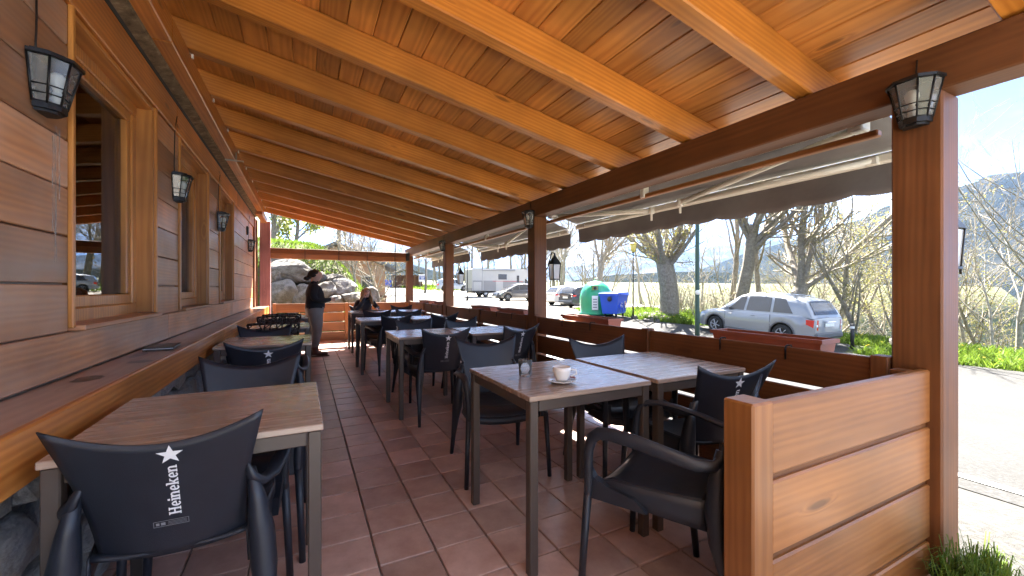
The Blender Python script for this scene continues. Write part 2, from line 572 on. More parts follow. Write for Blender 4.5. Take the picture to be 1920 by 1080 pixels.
M['awning'] = flat('grey_awning_cloth', (.14, .131, .126), .85, var=.16, scale=5, bump=.25, bscale=26)
M['awning_metal'] = flat('cream_white_aluminium', (.66, .64, .55), .38, .0, var=.06)
M['steel'] = flat('galvanised_steel', (.36, .36, .34), .38, .7, var=.2)
M['grout'] = speckle('cement_grout', [(.3, (.22, .185, .16)), (.7, (.46, .41, .37))], 22, bump=.2)
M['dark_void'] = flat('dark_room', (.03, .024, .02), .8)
M['plaster'] = flat('plaster', (.42, .36, .3), .85, var=.1, bump=.2)
M['dark_grit'] = speckle('dirty_flashing', [(.25, (.05, .034, .02)), (.55, (.20, .145, .085)), (.8, (.42, .34, .22))], 14, bump=.6)
M['purple'] = wood('plum_painted_timber', (.20, .085, .085), (.36, .17, .165), 'Z', rough=.5, knots=.2)
M['ceramic'] = flat('white_ceramic', (.78, .77, .74), .12, var=.03, coat=.4)
M['coffee'] = flat('coffee_foam', (.20, .095, .035), .4)
M['paper'] = flat('paper', (.7, .68, .64), .7)
M['slate'] = flat('grey_green_cover', (.07, .075, .062), .4)

def tile_mat():
    m, n, l, b = new_mat('terracotta_tile')
    tc = n.new('ShaderNodeTexCoord'); oi = n.new('ShaderNodeObjectInfo'); ge = n.new('ShaderNodeNewGeometry')
    rnd = n.new('ShaderNodeMath'); rnd.operation = 'ADD'
    l.new(oi.outputs['Random'], rnd.inputs[0]); l.new(ge.outputs['Random Per Island'], rnd.inputs[1])
    fr = n.new('ShaderNodeMath'); fr.operation = 'FRACT'; l.new(rnd.outputs[0], fr.inputs[0])
    off = n.new('ShaderNodeVectorMath'); off.operation = 'SCALE'; off.inputs[0].default_value = (37., 53., 11.)
    l.new(fr.outputs[0], off.inputs['Scale'])
    ad = n.new('ShaderNodeVectorMath'); ad.operation = 'ADD'
    l.new(tc.outputs['Object'], ad.inputs[0]); l.new(off.outputs[0], ad.inputs[1])
    no = n.new('ShaderNodeTexNoise'); no.inputs['Scale'].default_value = 7; no.inputs['Detail'].default_value = 8
    no.inputs['Roughness'].default_value = .62
    l.new(ad.outputs[0], no.inputs['Vector'])
    cr = n.new('ShaderNodeValToRGB')
    cr.color_ramp.elements[0].position = .28; cr.color_ramp.elements[0].color = (.43, .265, .21, 1)
    cr.color_ramp.elements[1].position = .74; cr.color_ramp.elements[1].color = (.66, .46, .39, 1)
    l.new(no.outputs['Fac'], cr.inputs[0])
    rv = n.new('ShaderNodeMapRange'); rv.inputs['To Min'].default_value = .74; rv.inputs['To Max'].default_value = 1.18
    l.new(fr.outputs[0], rv.inputs['Value'])
    vs = n.new('ShaderNodeVectorMath'); vs.operation = 'SCALE'
    l.new(cr.outputs[0], vs.inputs[0]); l.new(rv.outputs[0], vs.inputs['Scale'])
    l.new(vs.outputs[0], b.inputs['Base Color'])
    ro = n.new('ShaderNodeMapRange'); ro.inputs['To Min'].default_value = .22; ro.inputs['To Max'].default_value = .48
    l.new(no.outputs['Fac'], ro.inputs['Value']); l.new(ro.outputs[0], b.inputs['Roughness'])
    bp = n.new('ShaderNodeBump'); bp.inputs['Strength'].default_value = .12; bp.inputs['Distance'].default_value = .006
    n2 = n.new('ShaderNodeTexNoise'); n2.inputs['Scale'].default_value = 22; n2.inputs['Detail'].default_value = 6
    l.new(ad.outputs[0], n2.inputs['Vector'])
    l.new(n2.outputs['Fac'], bp.inputs['Height']); l.new(bp.outputs[0], b.inputs['Normal'])
    return m
M['tile'] = tile_mat()
# ================================================================== the setting
ZR = [(-60, -2.4), (0, -.95), (9, -.76), (11.5, -.62), (14.5, -.25), (17, -.15), (25, -.15), (32, .1), (40, .35), (73, 1.5), (120, 3.0), (400, 9)]
NR = [(-60, -1.2), (-8, -.25), (0, -.11), (10, -.07), (16, .0), (25, .1), (40, .4), (73, 1.5), (120, 3.0), (400, 9)]

def ground_z(x, y):
    t = max(0.0, min(1.0, (x - 3) / 10))
    z = lerp_table(NR, y) * (1 - t) + lerp_table(ZR, y) * t
    # grassy bank behind the boulders at the far end
    z += 2.7 * smoothstep(3.3, 0.2, x) * smoothstep(12.7, 16.2, y) * (1 + .012 * max(0, y - 14))
    z += .35 * smoothstep(1, -6, x) * max(0, min(40, y - 14)) * .35
    # the valley side falls away beyond the verge
    xv = 18.6 + 6.5 * smoothstep(17, 23, y)
    if x > xv:
        z -= min(60, (x - xv) * .30 * smoothstep(xv, xv + 7, x)) * smoothstep(90, 60, y)
    return z

def sheet(name, xs, ys, dz, mat, jit=0.0):
    rnd = random.Random(hash(name) % 1000 if False else len(name))
    mb = MB()
    vs = [(x, y, ground_z(x, y) + dz + rnd.uniform(-jit, jit)) for y in ys for x in xs]
    nx = len(xs)
    fs = [(j * nx + i, j * nx + i + 1, (j + 1) * nx + i + 1, (j + 1) * nx + i) for j in range(len(ys) - 1) for i in range(nx - 1)]
    mb.add(vs, fs, 0, True)
    return structure(mb.build(name, mat))

def frange(a, b, st):
    n = max(1, int(round((b - a) / st)))
    return [a + (b - a) * i / n for i in range(n + 1)]

M['earth'] = speckle('meadow_earth', [(.3, (.035, .05, .012)), (.55, (.07, .085, .025)), (.75, (.13, .115, .06))], 3.0, bump=.5, dist=.05,
                     big=[(.25, (.10, .085, .05), .7)])
M['asphalt'] = speckle('worn_asphalt', [(.28, (.013, .0128, .0125)), (.52, (.036, .0355, .0345)), (.75, (.082, .081, .079))], 34, bump=.35, dist=.008,
                       big=[(.5, (.047, .0462, .0446), .55), (1.7, (.034, .033, .031), .55)])
M['gravel'] = speckle('pale_gravel', [(.28, (.16, .148, .128)), (.52, (.33, .305, .27)), (.75, (.52, .49, .45))], 26, bump=.7, dist=.02,
                      big=[(.4, (.42, .38, .32), .6)])
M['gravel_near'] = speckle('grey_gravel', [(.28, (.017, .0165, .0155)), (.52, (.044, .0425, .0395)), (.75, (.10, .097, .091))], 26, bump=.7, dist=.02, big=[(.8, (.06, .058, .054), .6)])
M['bounce_pale'] = speckle('pale_bounce_ground', [(.28, (.38, .36, .33)), (.52, (.52, .50, .46)), (.75, (.62, .60, .56))], 12, bump=.3)  # kept very pale so the unseen ground throws light back
M['concrete'] = speckle('worn_concrete_edge', [(.3, (.13, .122, .11)), (.7, (.30, .285, .26))], 20, bump=.4)

gx = [-400, -250, -150, -90, -60, -40, -25] + frange(-18, 30, 1.0) + [34, 40, 50, 65, 90, 130, 200, 300, 400]
gy = [-400, -200, -100, -60, -40, -25] + frange(-16, 60, 1.0) + [65, 73, 80, 95, 120, 160, 220, 300, 400]
sheet('ground', gx, gy, -.02, M['earth'])
EDGE = [(-60, 17.5), (0, 16.4), (4.4, 15.7), (6.0, 15.0), (6.8, 15.1), (7.5, 17.2), (12.0, 17.0), (13.0, 15.4), (14.4, 13.9), (16, 14.3), (20, 14.6), (100, 14.6)]
def road_edge(y): return lerp_table(EDGE, y)
mb = MB()
ys_ = sorted(set(frange(-40, 100, 1.0) + [6.4, 6.8, 7.2, 7.5, 12.5, 13.5, 14.4]))
NXR = 14
vs = [(4.05 + (road_edge(y) - 4.05) * i / NXR, y) for y in ys_ for i in range(NXR + 1)]
mb.add([(x, y, ground_z(x, y) + .012) for x, y in vs], [(j * (NXR + 1) + i, j * (NXR + 1) + i + 1, (j + 1) * (NXR + 1) + i + 1, (j + 1) * (NXR + 1) + i) for j in range(len(ys_) - 1) for i in range(NXR)], 0, True)
structure(mb.build('road', M['asphalt']))
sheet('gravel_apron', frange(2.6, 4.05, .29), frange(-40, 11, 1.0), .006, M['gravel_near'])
sheet('gravel_forecourt', frange(2.9, 4.05, .23), frange(11, 60, 1.0), .006, M['gravel'])
sheet('gravel_yard', frange(-7.4, 2.6, 1.0), frange(-16, -1.62, .9), .006, M['bounce_pale'])  # unseen pale ground added behind the camera to bounce light onto the terrace
sheet('gravel_parking', frange(14.6, 24, .94), frange(20, 62, 1.0), .012, M['gravel'])
M['road_paint'] = speckle('worn_road_paint', [(.3, (.30, .29, .27)), (.45, (.66, .65, .62)), (.8, (.78, .77, .74))], 16, bump=.2)
sheet('road_marking', [4.32, 4.44], frange(-12, 30, 1.0), .020, M['road_paint'])

# ------------------------------------------------------------------ terrace floor: every tile near the camera is a piece
slab = structure(MB().box((.78, 4.55, -.135), (3.60, 12.2, .23), .01).build('terrace_floor', M['grout']),
                 'terracotta tiled terrace floor')
P, X0, Y0 = .25, .04, .09
tiles = []
for i in range(-4, 10):
    for j in range(2, 42):
        tiles.append((X0 + P * (i + .5), Y0 + P * (j + .5)))
def floor_key(t):
    r = t[0] * math.cos(YAW) - t[1] * math.sin(YAW); d = t[0] * math.sin(YAW) + t[1] * math.cos(YAW)
    vis = d > .9 and abs(r / d) < 1.28 and CAM_H / d < .74 and t[0] > -.75 and t[0] < 2.4
    return (0 if vis else 1, math.hypot(*t))
tiles.sort(key=floor_key)
tile_meshes = []
for k in range(4):
    rr = random.Random(k)
    mb = MB().box((0, 0, 0), (P - .009, P - .009, .02), .0025)
    mb.v = [(a + rr.uniform(-.0008, .0008), b + rr.uniform(-.0008, .0008), c + (rr.uniform(-.0006, .0006) if c > 0 else 0)) for a, b, c in mb.v]
    tile_meshes.append(mb.mesh('tile', M['tile']))
for n, (x, y) in enumerate(tiles[:300]):
    link('tile', random.choice(tile_meshes), slab, (x, y, -.0115 + random.uniform(-.0007, .0007)), (0, 0, random.choice((0, PI / 2, PI, -PI / 2))))
mb = MB()
for x, y in tiles[300:]:
    mb.box((x, y, -.0115), (P - .009, P - .009, .02), .0025)
mb.build('far_tiles', M['tile'], slab, kind='stuff')

# ------------------------------------------------------------------ the house wall on the left
WX = -.89
house = thing('timber_house', 'timber clad house wall with recessed windows along the terrace', 'house', (0, 0, 0))
wins = [(2.43, 3.52), (4.14, 5.21), (5.88, 6.92)]
WZ0, WZ1 = 1.015, 2.395
mb = MB()
spans, a = [], -2.5
for w0, w1 in wins:
    spans.append((a, w0)); a = w1
spans.append((a, 9.55))
for s0, s1 in spans:
    mb.box((WX - .14, (s0 + s1) / 2, (WZ0 + WZ1) / 2), (.22, s1 - s0, WZ1 - WZ0))
mb.box((WX - .14, 3.6, WZ0 / 2 - .1), (.22, 12.3, WZ0 + .198))
mb.box((WX - .14, 3.6, (WZ1 + 5.2) / 2 + .001), (.22, 12.3, 5.2 - WZ1))
mb.box((WX - .14, 10.25, (WZ0 + WZ1) / 2), (.22, .4, WZ1 - WZ0))
mb.build('wall_core', M['plaster'], house)
mb = MB()
mb.box((-4.2, 3.6, 2.45), (.1, 12.3, 5.4)); mb.box((-2.6, -2.6, 2.45), (3.2, .1, 5.4)); mb.box((-2.6, 9.8, 2.45), (3.2, .1, 5.4))
mb.box((-2.6, 3.6, 5.2), (3.6, 12.6, .12)); mb.box((-2.6, 3.6, -.1), (3.2, 12.4, .1))
mb.build('room_shell', M['dark_void'], house)
ROWS = [.826, 1.012, 1.214, 1.415, 1.617, 1.818, 2.02, 2.221, 2.397]
for r in range(len(ROWS) - 1):
    z0, z1 = ROWS[r], ROWS[r + 1]
    if r == 0:
        cuts = [(-2.5, 1.1), (1.1, 3.85), (3.85, 6.9), (6.9, 9.5)]
    else:
        cuts = []
        for s0, s1 in spans:
            e0 = s0 if s0 < 0 else s0 + .03
            e1 = s1 - .03 if s1 < 9 else s1
            if e1 - e0 > 3.2:
                m_ = e0 + 2.2 + .5 * (r % 3)
                cuts += [(e0, m_), (m_, e1)]
            else:
                cuts.append((e0, e1))
    for s0, s1 in cuts:
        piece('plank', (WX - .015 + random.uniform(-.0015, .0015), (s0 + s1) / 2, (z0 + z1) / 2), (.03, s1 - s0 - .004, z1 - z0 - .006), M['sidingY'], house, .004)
for s0, s1 in ((-2.5, .8), (.8, 4.0), (4.0, 7.2), (7.2, 9.9)):
    piece('fascia_board', (WX - .008, (s0 + s1) / 2, 2.506), (.05, s1 - s0 - .004, .212), M['shelf_front'], house, .005)
piece('flashing', (-.845, 3.7, 2.655), (.10, 12.0, .04), M['dark_grit'], house, .01, (0, R(-12), 0))
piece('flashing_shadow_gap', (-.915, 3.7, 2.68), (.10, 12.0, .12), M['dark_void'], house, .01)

for wi, (w0, w1) in enumerate(wins):
    yc, zc = (w0 + w1) / 2, (WZ0 + WZ1) / 2
    W, H = w1 - w0, WZ1 - WZ0
    def ring(x, wy, hz, t, d, ch=.006):
        q = MB()
        q.box((x, 0, hz / 2 - t / 2), (d, wy, t), ch); q.box((x, 0, -hz / 2 + t / 2), (d, wy, t), ch)
        q.box((x, wy / 2 - t / 2, 0), (d - .002, t, hz - 2 * t), ch); q.box((x, -wy / 2 + t / 2, 0), (d - .002, t, hz - 2 * t), ch)
        return q
    win = ring(-.115, W - .004, H - .004, .085, .06).build('window', M['trimZ'], house, (WX, yc, zc))
    win['label'] = ['wide brown timber window nearest the camera', 'brown timber window between the first two wall lamps', 'brown timber window furthest along the wall'][wi]
    ring(-.125, W - .17, H - .17, .062, .062).build('sash', M['trimZ'], win)
    MB().box((-.128, 0, 0), (.006, W - .29, H - .29)).build('pane', M['pane'], win)
    piece('reveal', (-.055, W / 2 - .012, 0), (.108, .024, H - .05), M['trimZ'], win, .002)
    piece('reveal', (-.055, -W / 2 + .012, 0), (.108, .024, H - .05), M['trimZ'], win, .002)
    piece('reveal', (-.055, 0, H / 2 - .012), (.108, W - .002, .024), M['trimY'], win, .002)
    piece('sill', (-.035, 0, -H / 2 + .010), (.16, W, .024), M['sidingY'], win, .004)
    for sg in (-1, 1):
        piece('casing', (.004, sg * (W / 2 + .013), .012), (.02, .026, H + .0), M['trimZ'], win, .004)
# light door frame and plum corner post at the far end
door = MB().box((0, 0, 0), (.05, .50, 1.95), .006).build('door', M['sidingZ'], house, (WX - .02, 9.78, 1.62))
for dy in (-.27, .27):
    piece('door_jamb', (.022, dy, 0), (.05, .06, 2.0), M['beamZ'], door, .006)
piece('corner_post', (-.75, 10.40, 1.32), (.20, .19, 2.66), M['purple'], house, .01)

# old white drip mark below the first lamp
def drip():
    m, n, l, b = new_mat('lime_drip_stain')
    tc = n.new('ShaderNodeTexCoord'); no = n.new('ShaderNodeTexNoise'); no.inputs['Scale'].default_value = 30; no.inputs['Detail'].default_value = 6
    mp = n.new('ShaderNodeVectorMath'); mp.operation = 'MULTIPLY'; mp.inputs[1].default_value = (1, 4, .35)
    l.new(tc.outputs['Object'], mp.inputs[0]); l.new(mp.outputs[0], no.inputs['Vector'])
    mr = n.new('ShaderNodeMapRange'); mr.inputs['From Min'].default_value = .42; mr.inputs['From Max'].default_value = .68; mr.inputs['To Max'].default_value = .7
    l.new(no.outputs['Fac'], mr.inputs['Value']); l.new(mr.outputs[0], b.inputs['Alpha']); setc(b.inputs['Base Color'], (.55, .5, .44)); b.inputs['Roughness'].default_value = .7
    return m
M['drip'] = drip()
mb = MB()
for y, w, z0, z1 in ((2.295, .007, 1.30, 1.845), (2.325, .004, 1.55, 1.84), (2.275, .004, 1.42, 1.80)):
    mb.box((WX + .0022, y, (z0 + z1) / 2), (.0012, w * 2, z1 - z0))
mb.build('drip_stain', M['drip'], house)

# stone base under the shelf
base = MB().box((-.93, 4.0, .30), (.24, 12.6, .80)).build('stone_base', M['grout'], house)
M['stone'] = speckle('grey_blue_stone', [(.25, (.15, .148, .142)), (.5, (.36, .35, .335)), (.75, (.62, .60, .57))], 7, bump=.8, dist=.03,
                     big=[(2.2, (.42, .36, .28), .6), (1.3, (.26, .29, .33), .5)])
stone_meshes = []
for k in range(7):
    bm = bmesh.new()
    bmesh.ops.create_icosphere(bm, subdivisions=2, radius=1)
    rr = random.Random(50 + k)
    ph = [Vector((rr.uniform(-1, 1), rr.uniform(-1, 1), rr.uniform(-1, 1))).normalized() for _ in range(9)]
    for v in bm.verts:
        p = v.co.normalized()
        lim = min(1.0 / max(.35, abs(p.dot(q))) * rr.uniform(.995, 1.005) for q in ph)
        p = Vector((math.copysign(abs(p.x) ** .6, p.x), math.copysign(abs(p.y) ** .6, p.y), math.copysign(abs(p.z) ** .6, p.z)))
        v.co = p * min(1.0, .62 * lim + .14) 
    me = bpy.data.meshes.new('stone'); bm.to_mesh(me); bm.free()
    me.materials.append(M['stone'])
    stone_meshes.append(me)
rs = random.Random(4)
z = .02
while z < .64:
    hgt = rs.uniform(.14, .23)
    y = .9 + rs.uniform(0, .2)
    while y < 9.9:
        w = rs.uniform(.2, .42)
        if y > 4.6: w *= 1.5
        o = link('stone', rs.choice(stone_meshes), base, (-.80, y + w / 2, z + hgt / 2), (rs.uniform(-.1, .1), rs.uniform(-.12, .12), rs.choice((0, PI)) + rs.uniform(-.1, .1)))
        o.scale = (.10, w * .60, hgt * .62)
        y += w
    z += hgt * .97

# the long shelf fixed along the wall
shelf = thing('wall_shelf', 'long worn timber shelf running along the house wall', 'shelf', (-.775, 0, 0))
for s0, s1 in ((-1.0, 1.25), (1.25, 4.6), (4.6, 7.6), (7.6, 10.1)):
    piece('shelf_plank', (-.012, (s0 + s1) / 2, .806), (.212, s1 - s0 - .003, .034), M['shelf_top'], shelf, .004)
    piece('front_board', (.1025, (s0 + s1) / 2, .746), (.026, s1 - s0 - .002, .158), M['shelf_front'], shelf, .006)
for (y, x, ry, rx, c_) in ((2.30, -.02, .075, .045, (.035, .022, .016)), (2.72, .03, .05, .05, (.06, .035, .025)), (3.62, .045, .085, .04, (.34, .26, .2)), (3.0, -.05, .11, .03, (.10, .06, .045))):
    m_ = flat('shelf_stain', c_, .3, var=.25)
    mb = MB(); mb.add([(0, 0, 0)] + [(rx * math.cos(k * PI / 10) * (1 + .12 * math.sin(k * 1.7)), ry * math.sin(k * PI / 10) * (1 + .10 * math.cos(k * 2.3)), 0) for k in range(20)], [(0, 1 + k, 1 + (k + 1) % 20) for k in range(20)])
    mb.build('stain', m_, shelf, (x, y, .8238))
for y in frange(.4, 9.6, 1.15):
    piece('bracket', (-.01, y, .74), (.19, .04, .09), M['beamX'], shelf, .006)

# ------------------------------------------------------------------ terrace roof
roof = thing('terrace_roof', 'varnished timber lean to roof with rafters over the terrace', 'roof', (0, 0, 0))
SL = .197
ang = math.atan(SL)
def zr_bottom(x):
    return 2.225 + (2.35 - x) * SL
RX0, RX1 = -.86, 2.74
rl = (RX1 - RX0) / math.cos(ang)
rxc = (RX0 + RX1) / 2
raf_me = [MB().box((0, 0, 0), (rl, .092, .178), .007).mesh('rafter', M['rafterX']) for _ in range(1)]
RAF_Y = [.56 + .75 * k - .046 for k in range(14)]
for y in RAF_Y:
    link('rafter', raf_me[0], roof, (rxc, y + random.uniform(-.006, .006), zr_bottom(rxc) + .091), (0, ang, 0))
# ceiling boards: tongue and groove, running along the terrace
CB = .157
nb = int(rl / CB) + 1
for k in range(nb):
    s = -rl / 2 + CB * (k + .5)
    if s > rl / 2: break
    joints = [.16] + sorted(random.sample([RAF_Y[i] for i in range(2, 12)], 2)) + [10.52]
    if joints[2] - joints[1] < 1.6: joints.pop(2)
    for y0, y1 in zip(joints, joints[1:]):
        x = rxc + s * math.cos(ang); zz = zr_bottom(rxc) + .091 - s * math.sin(ang)
        n_ = V(math.sin(ang), 0, math.cos(ang)) * (.1005 + random.uniform(0, .0012))
        piece('ceiling_board', (x + n_.x, (y0 + y1) / 2, zz + n_.z), (CB - .003, y1 - y0 - .002, .02), M['boardY'], roof, .005, (0, ang, 0))
n_ = V(math.sin(ang), 0, math.cos(ang)) * .143
MB().box((0, 0, 0), (rl + .1, 10.45, .05)).build('roof_deck', M['dark_void'], roof, (rxc + n_.x, 5.345, zr_bottom(rxc) + .091 + n_.z), (0, ang, 0))
# ledger by the wall, carrying the upper ends
for s0, s1 in ((.1, 3.1), (3.1, 6.4), (6.4, 9.1)):
    piece('ledger_beam', (-.753, (s0 + s1) / 2, 2.739), (.106, s1 - s0 - .004, .160), M['shelf_front'], roof, .006)
piece('ledger_beam', (-.763, 9.75, 2.66), (.106, 1.28, .12), M['shelf_front'], roof, .006)
mb = MB()
mb.box((-.77, 5.62, 2.655), (.30, .05, .008)); mb.box((-.885, 5.62, 2.60), (.012, .05, .11)); mb.box((-.69, 5.62, 2.70), (.008, .05, .09))
mb.build('ledger_bracket', M['steel'], roof)
# pale chips painted in for the bright spots at the rafter joints
for y in RAF_Y[2:]:
    piece('joint_glint', (-.694, y + .058, 2.815), (.012, .018, .03), M['paper'], roof, .002)
# outer beam and posts
for s0, s1 in ((.1, 4.165), (4.165, 7.475), (7.475, 10.86)):
    piece('beam', (2.4325, (s0 + s1) / 2, 2.116), (.165, s1 - s0 - .003, .188), M['beamY'], roof, .007)
POSTS = [(.714, .882), (4.084, 4.245), (7.40, 7.555), (10.62, 10.78)]
for i, (a, b) in enumerate(POSTS):
    p = piece('post', (2.4325, (a + b) / 2, 1.005), (.165, b - a, 2.03), M['beamZ'], roof, .007)
    MB().box((0, 0, -.985), (.19, b - a + .02, .06), .01).build('post_foot', M['black_metal'], p)
# tie beam across the far end: two stacked timbers with straps
for (z0, z1, yy, mm) in ((1.972, 2.085, 10.41, 'beamX'), (1.858, 1.970, 10.425, 'panelX')):
    for s0, s1 in ((-.86, .72), (.72, 2.32)):
        piece('tie_beam', ((s0 + s1) / 2, yy, (z0 + z1) / 2), (s1 - s0 - .003, .12, z1 - z0), M[mm], roof, .008)
for x in (.02, .72, 1.35, 2.0):
    piece('strap', (x, 10.41, 1.972), (.010, .128, .228), M['dark_line'], roof, .003)
piece('tie_bracket', (2.31, 10.40, 1.985), (.085, .16, .2), M['black_metal'], roof, .006)

# ------------------------------------------------------------------ railings
def rail_bay(y0, y1, mids, label, smalls=True):
    t = thing('timber_railing', label, 'railing', (2.37, (y0 + y1) / 2, 0), 0, 'board railings along the road side')
    yc = (y0 + y1) / 2
    stops = [y0] + mids + [y1]
    for z0, z1 in ((.690, .875), (.478, .666), (.268, .454), (.060, .244)):
        for a, b in zip(stops, stops[1:]):
            piece('board', (0.0, (a + b) / 2 - yc, (z0 + z1) / 2), (.034, b - a - .072, z1 - z0), M['beamY'], t, .005)
    for m_ in mids + [y0 + .035, y1 - .035]:
        piece('rail_post', (0, m_ - yc, .452), (.075, .068, .872), M['beamZ'], t, .005)
    return t
rail_bay(.885, 4.08, [2.365], 'brown board railing bay nearest the camera, with the longest planter')
rail_bay(4.25, 7.40, [5.75], 'brown board railing bay between the second and third posts')
rail_bay(7.56, 10.36, [8.95], 'brown board railing bay farthest along the road side')
# end panel by the camera, lit from outside
t = thing('slatted_screen', 'honey coloured slatted timber panel with stub post beside the near post', 'railing', (1.75, .77, 0))
for k in range(4):
    z1 = .853 - k * .2415
    piece('board', (.053, 0, z1 - .1105), (1.095, .036, .221), M['panelX'], t, .006)
for k in range(3):
    piece('tongue', (.053, .004, .853 - k * .2415 - .231), (1.09, .018, .030), M['beamX'], t, .002)
piece('stub_post', (-.5455, .024, .36), (.098, .098, .998), M['panelZ'], t, .006)
piece('rear_rail', (.53, .05, .38), (.07, .06, .94), M['beamZ'], t, .005)
# far end railing
t = thing('end_railing', 'orange brown board railing across the far end of the terrace', 'railing', (.95, 10.40, 0))
for k in range(4):
    z1 = .858 - k * .222
    for a, b in ((-1.55, -.06), (-.06, 1.38)):
        piece('board', ((a + b) / 2, 0, z1 - .098), (b - a - .07, .034, .196), M['panelX'], t, .005)
for x in (-1.53, -.06, 1.345):
    piece('rail_post', (x, 0, .43), (.066, .075, .868), M['panelZ'], t, .005)
# ================================================================== furniture
def make_table():
    t = thing('terrace_table', 'x', 'table')
    MB().box((0, 0, .739), (.704, .704, .022), .003).build('tabletop', M['table_top'], t)
    mb = MB()
    for s in (-1, 1):
        mb.box((0, s * .328, .704), (.60, .028, .046), .003); mb.box((s * .328, 0, .704), (.028, .60, .046), .003)
    mb.build('apron', M['table_metal'], t)
    leg = MB().box((0, 0, .364), (.042, .042, .727), .004).mesh('leg', M['table_metal'])
    for sx in (-1, 1):
        for sy in (-1, 1):
            l_ = link('leg', leg, t, (sx * .325, sy * .325, 0))
    return t

TABLES = [
    (-.293, 1.835, 'small wood topped table nearest the camera by the shelf'),
    (-.290, 4.120, 'second wood topped table from the camera along the shelf'),
    (-.290, 5.720, 'third table along the shelf, between lattice backed chairs'),
    (-.290, 7.480, 'farthest table along the shelf, beyond the lattice chairs'),
    (1.160, 1.815, 'square table carrying the coffee cup and glass'),
    (1.876, 1.815, 'empty table pushed against the coffee table, by the railing'),
    (1.100, 4.125, 'aisle table of the second pair from the camera'),
    (1.812, 4.125, 'railing side table of the second pair from the camera'),
    (1.030, 6.330, 'aisle table of the third pair from the camera'),
    (1.742, 6.330, 'railing side table of the third pair from the camera'),
    (1.110, 8.440, 'table with the open menu in front of the seated woman'),
    (1.822, 8.440, 'railing side table beside the seated woman'),
]
t0 = make_table()
for k, (x, y, lab) in enumerate(TABLES):
    t = t0 if k == 0 else dup(t0)
    t.location = (x, y, 0)
    t.rotation_euler = (0, 0, R(random.uniform(-.5, .5)))
    t['label'] = lab; t['group'] = 'square terrace tables'
    if k < 4: t.scale = (.955, .98, 1); t.location.x += .012

# ---- moulded armchair
def back_w(v):
    return lerp_table([(0, .172), (.2, .176), (.4, .184), (.6, .198), (.8, .217), (1, .236)], v)
def back_pt(u, v, off=0.0):
    zt = .782 + .066 * abs(u) ** 1.9
    z = .435 + v * (zt - .435)
    vv = (z - .435) / .37
    y = -.200 - .085 * vv - .02 * vv * vv + .042 * u * u * (1 - .55 * max(0, min(1, vv)))
    x = u * back_w(v)
    return V(x, y - off, z)
def back_at(x, z, off):
    """point on the rear face of the backrest for a given x and height"""
    v = .5
    for _ in range(12):
        u = x / back_w(max(0, min(1, v)))
        v += (z - back_pt(u, v).z) / .36
    return back_pt(x / back_w(max(0, min(1, v))), v, off)

def glyph_polys():
    """slab lettering: list of polygons in (a along baseline, b up), x-height 1"""
    out = []
    def bar(a0, b0, a1, b1, lev=0):
        out.append(([(a0, b0), (a1, b0), (a1, b1), (a0, b1)], lev))
    def ring(ca, cb, ra, rb, th, t0, t1, n=18, lev=0):
        for i in range(n):
            p, q = R(t0 + (t1 - t0) * i / n), R(t0 + (t1 - t0) * (i + 1) / n)
            out.append(([(ca + ra * math.cos(p), cb + rb * math.sin(p)), (ca + ra * math.cos(q), cb + rb * math.sin(q)),
                         (ca + (ra - th) * math.cos(q), cb + (rb - th * .62) * math.sin(q)), (ca + (ra - th) * math.cos(p), cb + (rb - th * .62) * math.sin(p))], lev))
    def e(a):
        # slightly smiling e
        ring(a + .42, .5, .42, .53, .27, 38, 318)
        ring(a + .42, .5, .42, .53, .27, -4, 38)
        out.append(([(a + .20, .36), (a + .82, .47), (a + .82, .62), (a + .20, .51)], 1))
        return a + .95
    def stem(a, h, lev=0):
        bar(a, 0, a + .27, h, lev)
    def serif(a0, a1, b, lev=1):
        bar(a0, b, a1, b + .13, lev)
    def n_(a):
        stem(a, 1.0); serif(a - .10, a + .36, 0); serif(a - .12, a + .2, .87)
        ring(a + .50, .62, .38, .40, .26, 0, 160, 12, 2)
        bar(a + .61, 0, a + .88, .64, 3); serif(a + .52, a + .98, 0, 1)
        return a + 1.06
    a = 0.0
    # H
    stem(a + .08, 1.42); stem(a + .78, 1.42)
    for s_ in (0, .70):
        serif(a + s_ - .04, a + s_ + .46, 0); serif(a + s_ - .04, a + s_ + .46, 1.29)
    bar(a + .3, .64, a + .82, .82, 2)
    a += 1.26
    a = e(a)
    stem(a + .05, 1.0); serif(a - .05, a + .42, 0); serif(a - .07, a + .2, .87); bar(a + .03, 1.16, a + .32, 1.44, 0)
    a += .5
    a = n_(a)
    a = e(a)
    # k
    stem(a + .02, 1.42); serif(a - .08, a + .38, 0); serif(a - .10, a + .2, 1.29)
    out.append(([(a + .27, .38), (a + .42, .38), (a + .88, .95), (a + .62, .95)], 2))
    out.append(([(a + .36, .58), (a + .50, .70), (a + .96, .04), (a + .64, .04)], 3))
    serif(a + .52, a + 1.02, 0); serif(a + .54, a + .96, .87)
    a += 1.06
    a = e(a)
    a = n_(a)
    return out, a
GLY, GLY_LEN = glyph_polys()

